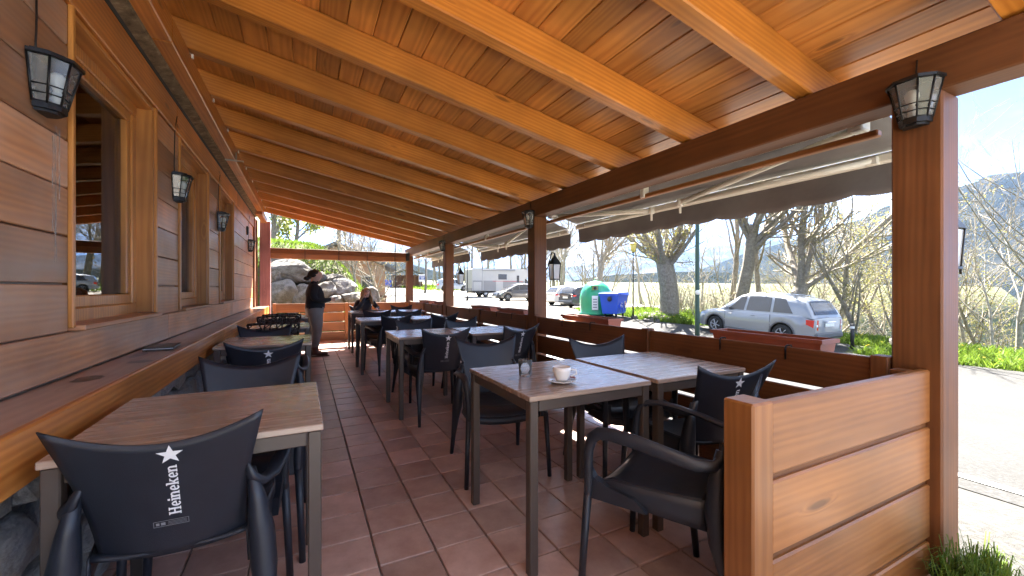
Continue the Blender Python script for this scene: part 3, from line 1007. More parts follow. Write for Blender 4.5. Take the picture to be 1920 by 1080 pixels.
def chair_print(parent_back):
    z0, length, xo = .562, .155, .030
    s = length / GLY_LEN
    mb = MB()
    for poly, lev in GLY:
        off = .0088 + lev * .0005
        vs = [back_at(xo - b * s * .98 + .0, z0 + a * s, off) for a, b in poly]
        mb.add(vs, [list(range(len(vs)))])
    mb.build('lettering', M['white_print'], parent_back)
    mb = MB()
    c = (xo - .012, .748)
    pts = []
    for k in range(10):
        r = .031 if k % 2 == 0 else .0125
        th = R(90 + 36 * k)
        pts.append(back_at(c[0] + r * math.cos(th), c[1] + r * math.sin(th) * .92, .0092))
    vs = [back_at(c[0], c[1], .0093)] + pts
    mb.add(vs, [(0, 1 + k, 1 + (k + 1) % 10) for k in range(10)])
    mb.build('star', M['white_print'], parent_back)
    # little care-label block under the lettering
    mb = MB()
    def rect(x0, za, x1, zb, off=.0090):
        mb.add([back_at(x, z, off) for x, z in ((x0, za), (x1, za), (x1, zb), (x0, zb))], [(0, 1, 2, 3)])
    rect(-.035, .528, .045, .5292); rect(-.035, .5445, .045, .5457); rect(-.035, .5292, -.0338, .5445); rect(.0438, .5292, .045, .5445)
    rect(-.029, .533, -.0215, .541); rect(-.018, .533, -.008, .5415)
    for q in range(3):
        rect(-.002, .5325 + q * .004, .040, .5335 + q * .004)
    mb.build('care_label', M['grey_print'], parent_back)

def solid_sheet(fn, nu, nv, th, mb):
    """a shell of thickness th between fn(u,v,0) and fn(u,v,th)"""
    f0 = [fn(i / nu, j / nv, 0) for j in range(nv + 1) for i in range(nu + 1)]
    f1 = [fn(i / nu, j / nv, th) for j in range(nv + 1) for i in range(nu + 1)]
    n = len(f0); w = nu + 1
    fs = []
    for j in range(nv):
        for i in range(nu):
            a = j * w + i
            fs.append((a, a + 1, a + w + 1, a + w)); fs.append((n + a, n + a + w, n + a + w + 1, n + a + 1))
    for i in range(nu):
        fs.append((i, n + i, n + i + 1, i + 1)); a = nv * w + i; fs.append((a, a + 1, n + a + 1, n + a))
    for j in range(nv):
        a = j * w; fs.append((a, a + w, n + a + w, n + a)); a += nu; fs.append((a, n + a, n + a + w, a + w))
    mb.add(f0 + f1, fs, 0, True)
    return mb

def seat_pt(u, v, th):
    # u across 0..1, v back to front 0..1
    x = (u - .5) * 2
    hw = lerp_table([(0, .178), (.3, .205), (.7, .222), (1, .212)], v)
    y = -.205 + v * .425
    z = .452 - .018 * math.cos(x * PI / 2) * math.sin(min(1, v * 1.05) * PI) - .05 * max(0, v - .86) / .14 * (1 - .2 * x * x) + .014 * abs(x) ** 3
    return V(x * hw, y + (0 if th == 0 else -.002), z - th)

def make_chair():
    t = thing('moulded_armchair', 'x', 'chair')
    bk = solid_sheet(lambda u, v, th: back_pt(u * 2 - 1, v, th), 20, 14, .007, MB()).build('backrest', M['chair'], t)
    mb = MB()
    solid_sheet(seat_pt, 14, 12, .010, mb)
    # skirt below the seat edge
    for s in (0, 1):
        def sk(v, w, th, s=s):
            p = seat_pt(s, v, 0)
            dpt = lerp_table([(0, .10), (.35, .085), (.8, .07), (1, .03)], v)
            return V(p.x * (1 + .03 * w) + (th if s else -th), p.y, p.z - .002 - w * dpt)
        solid_sheet(sk, 10, 3, .006, mb)
    def fr(u, w, th):
        p = seat_pt(u, 1, 0)
        return V(p.x, p.y + th + .004 * w, p.z - .002 - w * .045)
    solid_sheet(fr, 10, 2, .006, mb)
    mb.build('seat', M['chair'], t)
    for s in (-1, 1):
        path = [(.184, -.236, .675), (.200, -.238, .632), (.222, -.218, .607), (.246, -.165, .606), (.262, -.08, .625), (.270, .03, .645),
                (.270, .12, .652), (.266, .175, .645), (.262, .208, .618), (.258, .222, .57), (.254, .226, .51), (.250, .226, .44), (.252, .228, .38)]
        rad = [(.006, .012), (.012, .016), (.014, .019), (.0135, .022), (.012, .025), (.012, .026), (.0125, .025), (.015, .024), (.018, .022),
               (.019, .020), (.019, .018), (.019, .017), (.016, .016)]
        p2 = []
        for i in range(len(path) - 1):          # smooth
            a, b = Vector(path[i]), Vector(path[i + 1]); p2 += [(a), (a + b) / 2]
        r2 = []
        for i in range(len(rad) - 1):
            r2 += [rad[i], tuple((p + q) / 2 for p, q in zip(rad[i], rad[i + 1]))]
        p2.append(Vector(path[-1])); r2.append(rad[-1])
        mb = MB().tube([(s * p.x, p.y, p.z) for p in p2], r2, 10)
        # gusset between arm upright and seat side
        mb.prism([(.232, .50), (.232, .38), (.0, .385), (.05, .425), (.15, .44), (.205, .462)], s * .216, s * .248, 'X')
        mb.build('armrest', M['chair'], t)
        MB().tube([(s * .252, .228, .40), (s * .262, .240, .2), (s * .270, .250, 0.0)], [.0165, .0145, .0135], 10).build('leg', M['chair'], t)
        # moulded rear leg: broad blade at the top, tube below
        mb = MB().tube([(s * .196, -.228, .655), (s * .212, -.225, .56), (s * .222, -.222, .46), (s * .230, -.232, .36), (s * .238, -.255, .27), (s * .246, -.285, .14), (s * .255, -.315, 0)],
                       [(.012, .012), (.024, .030), (.036, .036), (.036, .032), (.026, .022), (.0165, .0150), (.0135, .0135)], 10, up=(1, 0, 0))
        mb.build('leg', M['chair'], t)
    return t, bk

c_plain, _bk = make_chair()
chair_print(_bk)
RZ = PI
CHAIRS = [   # x, y of the seat origin, turn, label
    (-.330, 1.70, R(-2), 'black armchair with white star and lettering, nearest the camera at lower left'),
    (-.262, 2.285, PI + R(-3), 'black armchair facing the camera across the nearest shelf side table'),
    (-.255, 3.545, R(4), 'black armchair with star, back to the camera at the second shelf side table'),
    (-.315, 4.385, PI + R(4), 'black armchair facing the camera beyond the second shelf side table'),
    (1.315, 1.205, R(26), 'black armchair half hidden by the honey coloured end panel'),
    (1.860, 1.545, R(-8), 'lettered black armchair against the railing side of the coffee table pair'),
    (1.165, 2.520, PI + R(-8), 'black armchair facing the camera behind the glass and coffee cup'),
    (1.885, 2.130, PI + R(-8), 'blue sheened black armchair facing the camera beside the railing, behind the empty table'),
    (1.125, 3.850, R(3), 'lettered black armchair on the aisle, back to the camera, at the second pair'),
    (1.830, 3.840, R(14), 'lettered black armchair beside the second roof post'),
    (1.215, 4.600, PI + R(9), 'black armchair facing the camera on the aisle behind the second pair'),
    (1.790, 4.530, PI + R(12), 'blue grey sheened armchair facing the camera behind the second pair, by the railing'),
    (1.100, 6.170, R(12), 'lettered black armchair on the aisle at the third pair of tables'),
    (1.790, 6.150, R(12), 'black armchair, back to the camera, by the railing at the third pair'),
    (1.055, 6.960, PI + R(-10), 'black armchair facing the camera across the third pair, aisle side'),
    (1.640, 6.960, PI, 'black armchair facing the camera across the third pair, railing side'),
    (1.870, 8.880, PI + R(-8), 'pale sunlit armchair back by the far railing'),
    (1.105, 9.010, PI + R(4), 'armchair the seated woman sits in'),
]
for k, (x, y, rz, lab) in enumerate(CHAIRS):
    c = c_plain if k == 0 else dup(c_plain)
    c.location = (x, y, 0); c.rotation_euler = (0, 0, rz)
    c['label'] = lab; c['group'] = 'black moulded armchairs'

# ---- lattice backed chairs
def make_lattice():
    t = thing('lattice_chair', 'x', 'chair')
    def lp(u, v):
        x = u * lerp_table([(0, .20), (1, .245)], v)
        return V(x, -.2 - .10 * v + .045 * u * u, .46 + .36 * v - .012 * u * u)
    rr = random.Random(3)
    mb = MB()
    nu, nv = 9, 6
    P_ = {}
    for j in range(nv + 1):
        for i in range(nu + 1):
            ju = 0 if i in (0, nu) else rr.uniform(-.07, .07)
            jv = 0 if j in (0, nv) else rr.uniform(-.055, .055)
            P_[i, j] = lp(-1 + 2 * i / nu + ju, j / nv + jv)
    for j in range(nv + 1):
        for i in range(nu + 1):
            edge_i, edge_j = i in (0, nu), j in (0, nv)
            if i < nu and (edge_j or rr.random() < .8):
                mb.tube([P_[i, j], P_[i + 1, j]], .014 if edge_j else .0075, 5)
            if j < nv and (edge_i or rr.random() < .85):
                mb.tube([P_[i, j], P_[i, j + 1]], .012 if edge_i else .0075, 5)
            if i < nu and j < nv and rr.random() < .4:
                mb.tube([P_[i, j], P_[i + 1, j + 1]], .006, 5)
    mb.build('lattice_back', M['chair_brown'], t)
    solid_sheet(seat_pt, 8, 8, .02, MB()).build('seat', M['chair_brown'], t)
    for sx in (-1, 1):
        MB().tube([(sx * .2, -.2, .47), (sx * .225, -.25, .2), (sx * .24, -.29, 0)], [.02, .016, .014], 8).build('leg', M['chair_brown'], t)
        MB().tube([(sx * .2, .19, .44), (sx * .215, .205, .2), (sx * .225, .22, 0)], [.02, .016, .014], 8).build('leg', M['chair_brown'], t)
    return t
lc = make_lattice()
LAT = [(-.29, 5.42, 0, 'nearest of the dark brown lattice backed chairs by the shelf'),
       (-.31, 6.16, PI, 'middle lattice backed chair, behind the third shelf side table'),
       (-.30, 7.18, R(3), 'farthest lattice backed chair by the shelf')]
for k, (x, y, rz, lab) in enumerate(LAT):
    c = lc if k == 0 else dup(lc)
    c.location = (x, y, 0); c.rotation_euler = (0, 0, rz); c['label'] = lab; c['group'] = 'lattice backed chairs'

# ---- things on the tables and the shelf
cup = thing('coffee_cup', 'white coffee cup on the near table', 'cup', (1.088, 1.632, .7625))
MB().lathe([(.0, .004), (.024, .004), (.027, 0), (.029, .006), (.038, .022), (.0425, .045), (.0445, .064), (.0415, .064), (.0395, .045), (.034, .022), (.02, .012), (0, .012)], sides=28).build('cup_body', M['ceramic'], cup)
MB().lathe([(.0, .052), (.0398, .052)], sides=28).build('coffee', M['coffee'], cup)
MB().tube([(.040 * math.cos(R(-35)) , .040 * math.sin(R(-35)), .05), (.058, -.034, .05), (.060, -.036, .03), (.034 * 1.05, -.034 * .75, .02)], .0042, 6).build('handle', M['ceramic'], cup)
sau = thing('saucer', 'white saucer with spoon under the coffee cup', 'saucer', (1.088, 1.632, .7505))
MB().lathe([(0, .0), (.035, .0), (.04, .002), (.06, .009), (.074, .015), (.072, .0165), (.055, .0115), (.03, .009), (0, .009)], sides=32).build('dish', M['ceramic'], sau)
mb = MB().tube([(-.06, -.035, .021), (0, -.052, .018), (.05, -.05, .020)], [.0022, .0018, .0022], 6)
mb.lathe([(0, 0), (.01, .001), (.012, .0035), (0, .0045)], (-.066, -.032, .019), 10)
mb.build('spoon', M['steel'], sau)
MB().box((.055, -.012, .022), (.03, .022, .008), .003, Euler((0, .3, .6))).build('sugar_packet', M['terracotta'], sau)
gls = thing('water_glass', 'short clear glass tumbler beside the coffee cup', 'glass', (1.006, 1.842, .7503))
MB().lathe([(0, 0), (.029, 0), (.031, .003), (.0335, .04), (.0365, .082), (.0348, .082), (.0315, .04), (.029, .013), (0, .011)], sides=32).build('tumbler', M['clear'], gls)
mn = thing('menu_folder', 'dark grey green menu folder lying on the wall shelf', 'menu', (-.785, 3.26, .8245), R(4))
MB().box((0, 0, .004), (.145, .24, .006), .002).build('cover', M['slate'], mn)
MB().box((0, 0, .0095), (.138, .232, .004), .001).build('pages', M['paper'], mn)
MB().box((.002, .003, .0145), (.147, .24, .005), .002).build('cover', M['slate'], mn)
mn2 = thing('open_menu', 'open black menu with white pages on the seated woman table', 'menu', (1.24, 8.55, .7505), R(10))
MB().box((-.1, 0, .01), (.2, .27, .006), .002, Euler((0, -.06, 0))).build('cover', M['black_metal'], mn2)
MB().box((.1, 0, .01), (.2, .27, .006), .002, Euler((0, .06, 0))).build('cover', M['black_metal'], mn2)
MB().box((.1, 0, .0165), (.17, .24, .003), .001, Euler((0, .06, 0))).build('pages', M['paper'], mn2)

# ================================================================== lamps
def make_wall_lamp():
    t = thing('wall_lamp', 'x', 'lamp')
    prof = [(-.108, .004), (-.096, .070), (-.046, .118), (.046, .118), (.096, .070), (.108, .004)]
    H0, H1, sc = 0.0, -.195, .60
    top = [V(x, y, H0) for x, y in prof]; bot = [V(x * sc, y * (sc + .06) , H1) for x, y in prof]
    def at(i, f): return top[i].lerp(bot[i], f)
    MB().box((0, .006, -.10), (.13, .012, .22), .003).build('back_plate', M['black_metal'], t)
    mb = MB()
    lid = [(x * 1.10, y * 1.10) for x, y in prof]
    mb.prism(lid, -.004, .010, 'Z'); mb.prism([(x * .8, y * .8) for x, y in prof], .010, .026, 'Z')
    mb.build('lid', M['black_metal'], t)
    mb = MB()
    low = [(x * sc * 1.02, y * (sc + .08)) for x, y in prof]
    mb.prism(low, H1 - .022, H1 + .006, 'Z'); mb.prism([(x * .8, y * .8) for x, y in low], H1 - .034, H1 - .022, 'Z')
    mb.build('base_cap', M['black_metal'], t)
    mb = MB()
    for i in range(6):
        mb.tube([at(i, 0), at(i, 1)], .0048, 4)
    for f in (.03, .62, .80, .97):
        for i in range(5):
            mb.tube([at(i, f), at(i + 1, f)], .0036, 4)
    mb.build('cage', M['black_metal'], t)
    mb = MB()
    for i in range(5):
        q = .985
        mb.add([at(i, .02) * q, at(i + 1, .02) * q, at(i + 1, .98) * q, at(i, .98) * q], [(0, 1, 2, 3)])
    mb.build('glazing', M['lamp_glass'], t)
    mb = MB().lathe([(0, .035), (.018, .032), (.030, .014), (.031, -.004), (.022, -.028), (.013, -.045), (.013, -.06)], (0, .056, -.075), 16)
    mb.build('bulb', M['bulb'], t)
    MB().lathe([(.017, 0), (.017, -.05), (0, -.05)], (0, .056, -.13), 12).build('socket', M['paper'], t)
    return t
wl0 = make_wall_lamp()
def cable(parent, pts):
    MB().tube(pts, .004, 5).build('cable', M['dark_line'], parent)
LAMPS = [(WX + .002, 2.185, 2.05, -PI / 2, 'black half lantern wall lamp nearest the camera, left of the first window'),
         (WX + .002, 4.00, 2.06, -PI / 2, 'black half lantern wall lamp between the first and second windows'),
         (WX + .002, 5.80, 2.06, -PI / 2, 'black half lantern wall lamp between the second and third windows'),
         (WX + .002, 8.72, 2.05, -PI / 2, 'black half lantern wall lamp farthest along the house wall'),
         (2.348, .795, 2.068, PI / 2, 'large looking black half lantern on the near roof post'),
         (2.348, 4.165, 2.075, PI / 2, 'black half lantern on the second roof post'),
         (2.348, 7.478, 2.07, PI / 2, 'black half lantern on the third roof post')]
for k, (x, y, z, rz, lab) in enumerate(LAMPS):
    l_ = dup(wl0)
    l_.location = (x, y, z); l_.rotation_euler = (0, 0, rz); l_['label'] = lab; l_['group'] = 'black half lantern lamps'
    l_.scale = (.86, .86, .86) if k < 4 else (.80, .80, .80)
    if k == 0: cable(l_, [(.05, .008, .0), (.055, .010, .06), (.04, .006, .12), (.035, .006, .54)])
    elif k < 4: cable(l_, [(.03, .008, .0), (.05, .008, .05), (.045, .006, .10), (.05, .012, .40), (.06, .03, .52)])
    else: cable(l_, [(0, .008, .0), (.0, .012, .03), (-.004, .006, .13)])
for ch in list(wl0.children): bpy.data.objects.remove(ch)
bpy.data.objects.remove(wl0)
# white stain running down below the first lamp is part of the siding; junction box on the far wall
jb = thing('junction_box', 'small dark junction box on the wall above the farthest wall lamp', 'box', (WX + .012, 8.45, 2.20))
MB().box((0, 0, 0), (.022, .05, .15), .004).build('box_body', M['black_metal'], jb)
MB().box((.013, 0, 0), (.006, .036, .12), .002).build('box_lid', M['dark_line'], jb)

def make_lantern(loc, label):
    t = thing('post_lantern', label, 'lamp', loc, 0, 'classic lanterns outside the posts')
    mb = MB(); w, h = .050, .18
    for sx in (-1, 1):
        for sy in (-1, 1):
            mb.tube([(sx * w * .8, sy * w * .8, 0), (sx * w, sy * w, h)], .006, 4)
    mb.box((0, 0, 0), (w * 1.9, w * 1.9, .014), .003)
    mb.build('cage', M['black_metal'], t)
    mb = MB()
    mb.add([(sx * w * 1.18, sy * w * 1.18, h) for sx, sy in ((-1, -1), (1, -1), (1, 1), (-1, 1))] + [(sx * .018, sy * .018, h + .085) for sx, sy in ((-1, -1), (1, -1), (1, 1), (-1, 1))],
           [(0, 1, 5, 4), (1, 2, 6, 5), (2, 3, 7, 6), (3, 0, 4, 7), (3, 2, 1, 0), (4, 5, 6, 7)])
    mb.lathe([(.018, 0), (.022, .012), (.008, .028), (.012, .04), (0, .05)], (0, 0, h + .085), 8)
    mb.build('roof_cap', M['black_metal'], t)
    mb = MB()
    for a, b in (((-1, -1), (1, -1)), ((1, -1), (1, 1)), ((1, 1), (-1, 1)), ((-1, 1), (-1, -1))):
        mb.add([(a[0] * w * .78, a[1] * w * .78, .006), (b[0] * w * .78, b[1] * w * .78, .006), (b[0] * w * .97, b[1] * w * .97, h - .006), (a[0] * w * .97, a[1] * w * .97, h - .006)], [(0, 1, 2, 3)])
    mb.build('glazing', M['lantern_glass'], t)
    MB().tube([(-.155, 0, h * .4), (-.1, 0, h * .75), (-.04, 0, h + .14), (0, 0, h + .13)], .007, 6).build('bracket', M['black_metal'], t)
    for sx in (-1, 1):
        MB().tube([(sx * w * .8, -w * .8, -.028), (sx * w * .8, -w * .8, .0)], .005, 5).build('foot', M['black_metal'], t)
    return t
make_lantern((2.675, 4.165, 1.305), 'classic four sided lantern outside the second roof post')
make_lantern((2.675, 7.478, 1.285), 'classic four sided lantern outside the third roof post')
make_lantern((2.655, .800, 1.290), 'classic lantern half hidden outside the near roof post')
sp = thing('downlight', 'small round white downlight under the beam beside the second post', 'lamp', (2.56, 4.0, 2.02))
MB().lathe([(0, -.012), (.035, -.012), (.045, -.002), (.045, .01), (0, .01)], sides=16).build('housing', M['ceramic'], sp)
MB().lathe([(0, -.0145), (.03, -.0145)], sides=16).build('lens', M['bulb'], sp)

# ================================================================== awnings
def make_awning(y0, y1, label, reach=.50, drop=.135, seed=0):
    L = y1 - y0
    t = thing('awning', label, 'awning', (2.52, y0, 0), 0, 'grey awnings hung from the outer beam')
    rr = random.Random(seed)
    xr, zr_, xf = .075, 2.09, reach
    zf = zr_ - drop
    MB().tube([(xr, .02, zr_), (xr, L - .02, zr_)], .038, 12).build('roller', M['awning_metal'], t)
    MB().box((.02, L / 2, zr_ - .0), (.035, L, .05), .006).build('mounting_bar', M['awning_metal'], t)
    MB().box((.055, L / 2, zr_ - .115), (.045, L - .04, .034), .006).build('timber_batten', M['panelY'], t)
    fab = MB()
    solid_sheet(lambda u, v, th: V(xr + (xf - xr) * v, .03 + u * (L - .06), zr_ + .038 + (zf + .035 - zr_ - .038) * v - .012 * math.sin(v * PI) + th), 24, 4, .003, fab)
    fab.build('fabric', M['awning'], t)
    MB().box((xf, L / 2, zf), (.045, L - .02, .062), .012).build('front_bar', M['awning_metal'], t)
    ph = [rr.uniform(0, 6) for _ in range(6)]
    ns = max(6, int(L / .30))
    def val(u, v, th):
        y = .015 + u * (L - .03)
        s = abs(math.sin(u * ns * PI)) ** .75
        hgt = .196 + .022 * s
        wob = (math.sin(u * 21 + ph[0]) * .010 + math.sin(u * 47 + ph[1]) * .006 + math.sin(u * 9 + ph[2]) * .012) * v
        return V(xf + .026 + wob + th, y, zf + .012 - v * hgt + .004 * math.sin(u * 13 + ph[3]) * v)
    v_ = MB(); solid_sheet(val, 150, 5, .003, v_)
    v_.build('valance', M['awning'], t)
    # folding arms
    for s, (sh, el, fb) in enumerate((((.10, .12, zr_ - .05), (.33, L * .46, zf - .03), (xf - .03, .22, zf - .01)),
                                      ((.10, L - .12, zr_ - .05), (.33, L * .56, zf - .045), (xf - .03, L - .22, zf - .01)))):
        a = MB().tube([sh, el], [(.022, .014)] * 2, 8, up=(0, 0, 1)).build('arm', M['awning_metal'], t)
        MB().tube([(el[0] + .02, el[1], el[2] - .004), fb], [(.020, .013)] * 2, 8, up=(0, 0, 1)).build('forearm', M['awning_metal'], a)
        mb = MB().lathe([(0, -.09), (.010, -.09), (.010, -.03), (.026, -.028), (.026, .03), (0, .03)], el, 10)
        mb.build('elbow', M['awning_metal'], a)
        MB().box((sh[0] - .02, sh[1], sh[2] + .01), (.09, .07, .07), .008).build('shoulder', M['awning_metal'], a)
        MB().box((fb[0] + .01, fb[1], fb[2]), (.04, .06, .05), .006).build('bar_clamp', M['awning_metal'], a)
    MB().box((.05, L * .5, zr_ - .06), (.06, .05, .14), .006).build('bracket', M['awning_metal'], t)
    return t
make_awning(.99, 4.22, 'large grey awning with scalloped valance over the nearest bay', seed=1)
make_awning(4.42, 7.52, 'grey awning over the middle bay beyond the second post', .55, .16, seed=2)
make_awning(7.95, 10.75, 'brown grey awning over the farthest bay', .50, .14, seed=3)

# ================================================================== planters hung outside the railing
def make_planter(y0, y1, label, soil=True):
    L = y1 - y0; yc = (y0 + y1) / 2
    t = thing('planter_box', label, 'planter', (2.515, yc, .752), 0, 'terracotta trough planters on the railing')
    mb = MB()
    w0, w1, l0, l1, h = .055, .075, L / 2 - .025, L / 2 - .008, .148
    th = .006
    def ring(w, l, z): return [(-w, -l, z), (w, -l, z), (w, l, z), (-w, l, z)]
    rings = [ring(w0, l0, 0), ring(w1, l1, h), ring(w1 + .013, l1 + .013, h), ring(w1 + .013, l1 + .013, h + .022), ring(w1 - .001, l1 - .001, h + .022), ring(w0 - th, l0 - th, .02)]
    vs = [p for r in rings for p in r]
    fs = [(3, 2, 1, 0), tuple(20 + k for k in range(4))]
    for r in range(5):
        for k in range(4):
            fs.append((r * 4 + k, r * 4 + (k + 1) % 4, (r + 1) * 4 + (k + 1) % 4, (r + 1) * 4 + k))
    mb.add(vs, fs)
    mb.build('trough', M['terracotta'], t)
    MB().box((0, 0, .112), (.128, L - .05, .03), .006).build('soil', M['soil'], t)
    for s in (-1, 1):
        y = s * L * .30
        MB().tube([(-.172, y, .058), (-.172, y, .118), (-.166, y, .131), (-.150, y, .1325), (-.118, y, .131), (-.112, y, .113), (-.105, y, -.012), (-.05, y, -.014), (.06, y, -.014)], .0045, 6).build('hanger', M['black_metal'], t)
    return t
make_planter(1.20, 1.86, 'long terracotta trough planter in front of the silver car')
make_planter(2.90, 3.66, 'terracotta trough planter below the green bottle bank')
make_planter(4.50, 5.26, 'terracotta trough planter partly behind the second roof post')
make_planter(5.52, 6.30, 'terracotta trough planter below the camper van')
make_planter(7.75, 8.45, 'terracotta trough planter partly behind the third roof post')
make_planter(8.85, 9.70, 'farthest terracotta trough planter on the railing')
# ================================================================== people
M['skin'] = flat('skin', (.62, .38, .28), .5, var=.08, scale=9)
M['sweater'] = flat('dark_knit', (.012, .010, .012), .85, var=.2, bump=.3, bscale=120)
M['trousers'] = flat('grey_trousers', (.24, .22, .20), .8, var=.18, scale=7, bump=.2, bscale=200)
M['boots'] = flat('brown_boots', (.10, .045, .03), .55, var=.15)
M['hair_dark'] = flat('dark_hair', (.018, .010, .007), .42, var=.3, scale=30, bump=.4, bscale=90)
M['hair_fair'] = flat('fair_hair', (.42, .25, .11), .42, var=.3, scale=30, bump=.4, bscale=90)
M['jacket'] = flat('dark_jacket', (.022, .022, .028), .7, var=.2, bump=.2)
M['lips'] = flat('lips', (.35, .10, .08), .5)
M['eye'] = flat('eye', (.03, .02, .015), .3)

def skin_body(joints, edges, root, subdiv=2):
    """joints: list of ((x,y,z), rx, ry); one continuous surface"""
    me = bpy.data.meshes.new('body_cage')
    me.from_pydata([j[0] for j in joints], edges, [])
    o = bpy.data.objects.new('body_cage', me); C.objects.link(o)
    md = o.modifiers.new('skin', 'SKIN')
    md.use_smooth_shade = True; md.branch_smoothing = .6
    if not me.skin_vertices:
        bpy.context.view_layer.objects.active = o
    sv = me.skin_vertices[0].data
    for k, j in enumerate(joints):
        sv[k].radius = (j[1], j[2]); sv[k].use_root = (k == root)
    s = o.modifiers.new('sub', 'SUBSURF'); s.levels = subdiv; s.render_levels = subdiv
    dg = bpy.context.evaluated_depsgraph_get()
    out = bpy.data.meshes.new_from_object(o.evaluated_get(dg))
    bpy.data.objects.remove(o)
    return out

def head_extras(mb, c, f, r, mats):
    """nose, ears, eyes, brows, mouth round a head centre c facing f (unit, horizontal)"""
    side = V(f.y, -f.x, 0); up = V(0, 0, 1)
    def P_(a, b, d): return c + f * a + side * b + up * d
    mb.tube([P_(r * .93, 0, .012), P_(r * 1.12, 0, -.012), P_(r * 1.16, 0, -.022), P_(r * .95, 0, -.03)], [.008, .011, .012, .010], 8, mats[0])
    for s in (-1, 1):
        mb.tube([P_(-.005, s * r * .86, .022), P_(-.012, s * r * 1.02, .006), P_(-.002, s * r * .90, -.024)], [.008, .013, .008], 6, mats[0])
        mb.tube([P_(r * .86, s * .026 - .008, .012), P_(r * .90, s * .028, .012), P_(r * .84, s * .030 + .008, .012)], [.004, .007, .004], 6, mats[1])
        mb.tube([P_(r * .92, s * .018, .032), P_(r * .86, s * .042, .033)], [.004, .003], 5, mats[3])
    mb.tube([P_(r * .90, -.024, -.052), P_(r * 1.0, 0, -.05), P_(r * .90, .024, -.052)], [.004, .008, .004], 6, mats[2])

def add_fingers(mb, palm, d, side, curl, s=1.0, mat=0):
    """five fingers rooted in the palm; d = pointing direction, side = across the knuckles, curl = bending direction"""
    for k, ln in enumerate((.060, .072, .068, .052)):
        b = palm + side * ((k - 1.5) * .017 * s) + d * (.028 * s)
        m1 = b + d * ln * .5 * s + curl * .008 * s
        m2 = m1 + (d * .7 + curl * .7).normalized() * ln * .3 * s
        e = m2 + (d * .25 + curl * .95).normalized() * ln * .25 * s
        mb.tube([b, m1, m2, e], [.0088 * s, .008 * s, .0074 * s, .006 * s], 6, mat)
    b = palm - side * .030 * s - d * .005 * s
    m1 = b - side * .018 * s + d * .022 * s + curl * .01 * s
    mb.tube([b, m1, m1 + d * .026 * s + curl * .012 * s], [.011 * s, .0095 * s, .0075 * s], 6, mat)

def finish_person(root, me, mats, pick, extra):
    for m_ in mats: me.materials.append(m_)
    for p in me.polygons:
        p.material_index = pick(p.center); p.use_smooth = True
    bm = bmesh.new(); bm.from_mesh(me)
    em = extra.mesh('extra', mats)
    bm.from_mesh(em)
    bm.to_mesh(me); bm.free()
    bpy.data.meshes.remove(em)
    return link('body', me, root)

# ---- standing woman, in profile, facing the road side (local +Y, turned to +X)
per = thing('person', 'standing woman in dark top, grey trousers and brown boots, dark hair in a bun', 'person', (.17, 8.12, 0), -PI / 2 + R(8))
per.scale = (1.1, 1.2, 1.0)
J = [((0, -.01, .845), .165, .165), ((0, .015, .97), .168, .170), ((0, .01, 1.10), .172, .168), ((0, -.015, 1.21), .150, .128), ((0, -.012, 1.285), .070, .062),
     ((0, .005, 1.335), .052, .052), ((0, .018, 1.385), .072, .080), ((0, .022, 1.445), .082, .098), ((0, .015, 1.510), .062, .070),
     ((.145, -.02, 1.245), .062, .058), ((.205, -.055, 1.08), .058, .055), ((.205, -.02, .985), .050, .050), ((.150, .12, .985), .044, .044), ((.075, .225, 1.005), .028, .026), ((.045, .262, 1.015), .024, .020),
     ((-.145, -.02, 1.245), .062, .058), ((-.205, -.055, 1.08), .058, .055), ((-.205, -.02, .985), .050, .050), ((-.150, .12, .975), .044, .044), ((-.075, .215, .985), .028, .026), ((-.04, .255, .985), .024, .020),
     ((.085, -.01, .78), .115, .145), ((.092, .012, .60), .096, .115), ((.092, .018, .45), .074, .085), ((.094, -.005, .26), .064, .074), ((.095, -.012, .12), .050, .052), ((.098, .01, .05), .040, .046), ((.104, .10, .042), .038, .036), ((.106, .165, .034), .030, .026),
     ((-.085, -.01, .78), .115, .145), ((-.092, -.02, .60), .096, .115), ((-.092, -.03, .45), .074, .085), ((-.094, -.055, .26), .064, .074), ((-.095, -.062, .12), .050, .052), ((-.098, -.04, .05), .040, .046), ((-.106, .05, .042), .038, .036), ((-.108, .115, .034), .030, .026)]
E_ = [(0, 1), (1, 2), (2, 3), (3, 4), (4, 5), (5, 6), (6, 7), (7, 8), (3, 9), (9, 10), (10, 11), (11, 12), (12, 13), (13, 14), (3, 15), (15, 16), (16, 17), (17, 18), (18, 19), (19, 20),
      (0, 21), (21, 22), (22, 23), (23, 24), (24, 25), (25, 26), (26, 27), (27, 28), (0, 29), (29, 30), (30, 31), (31, 32), (32, 33), (33, 34), (34, 35), (35, 36)]
me = skin_body(J, E_, 0)
def pick(p):
    if p.z > 1.325: return 0
    if p.y > .205 and p.z > .9: return 0
    if p.z > .855: return 1
    if p.z > .175: return 2
    return 3
ex = MB()
head_extras(ex, V(0, .022, 1.435), V(0, 1, 0), .078, (0, 4, 5, 6))
add_fingers(ex, V(.04, .262, 1.013), V(-.7, .5, 0).normalized(), V(0, .3, 1).normalized(), V(-.4, -.9, 0).normalized(), .9)
add_fingers(ex, V(-.035, .255, .985), V(.8, .4, .1).normalized(), V(0, .3, -1).normalized(), V(.3, -.9, 0).normalized(), .9)
for s in (-1, 1):
    ex.box((s * .10 + .005 * s, .06 - (.05 if s < 0 else 0), .008), (.085, .24, .016), .006, None, 3)
finish_person(per, me, [M['skin'], M['sweater'], M['trousers'], M['boots'], M['eye'], M['lips'], M['hair_dark']], pick, ex)
mb = MB()
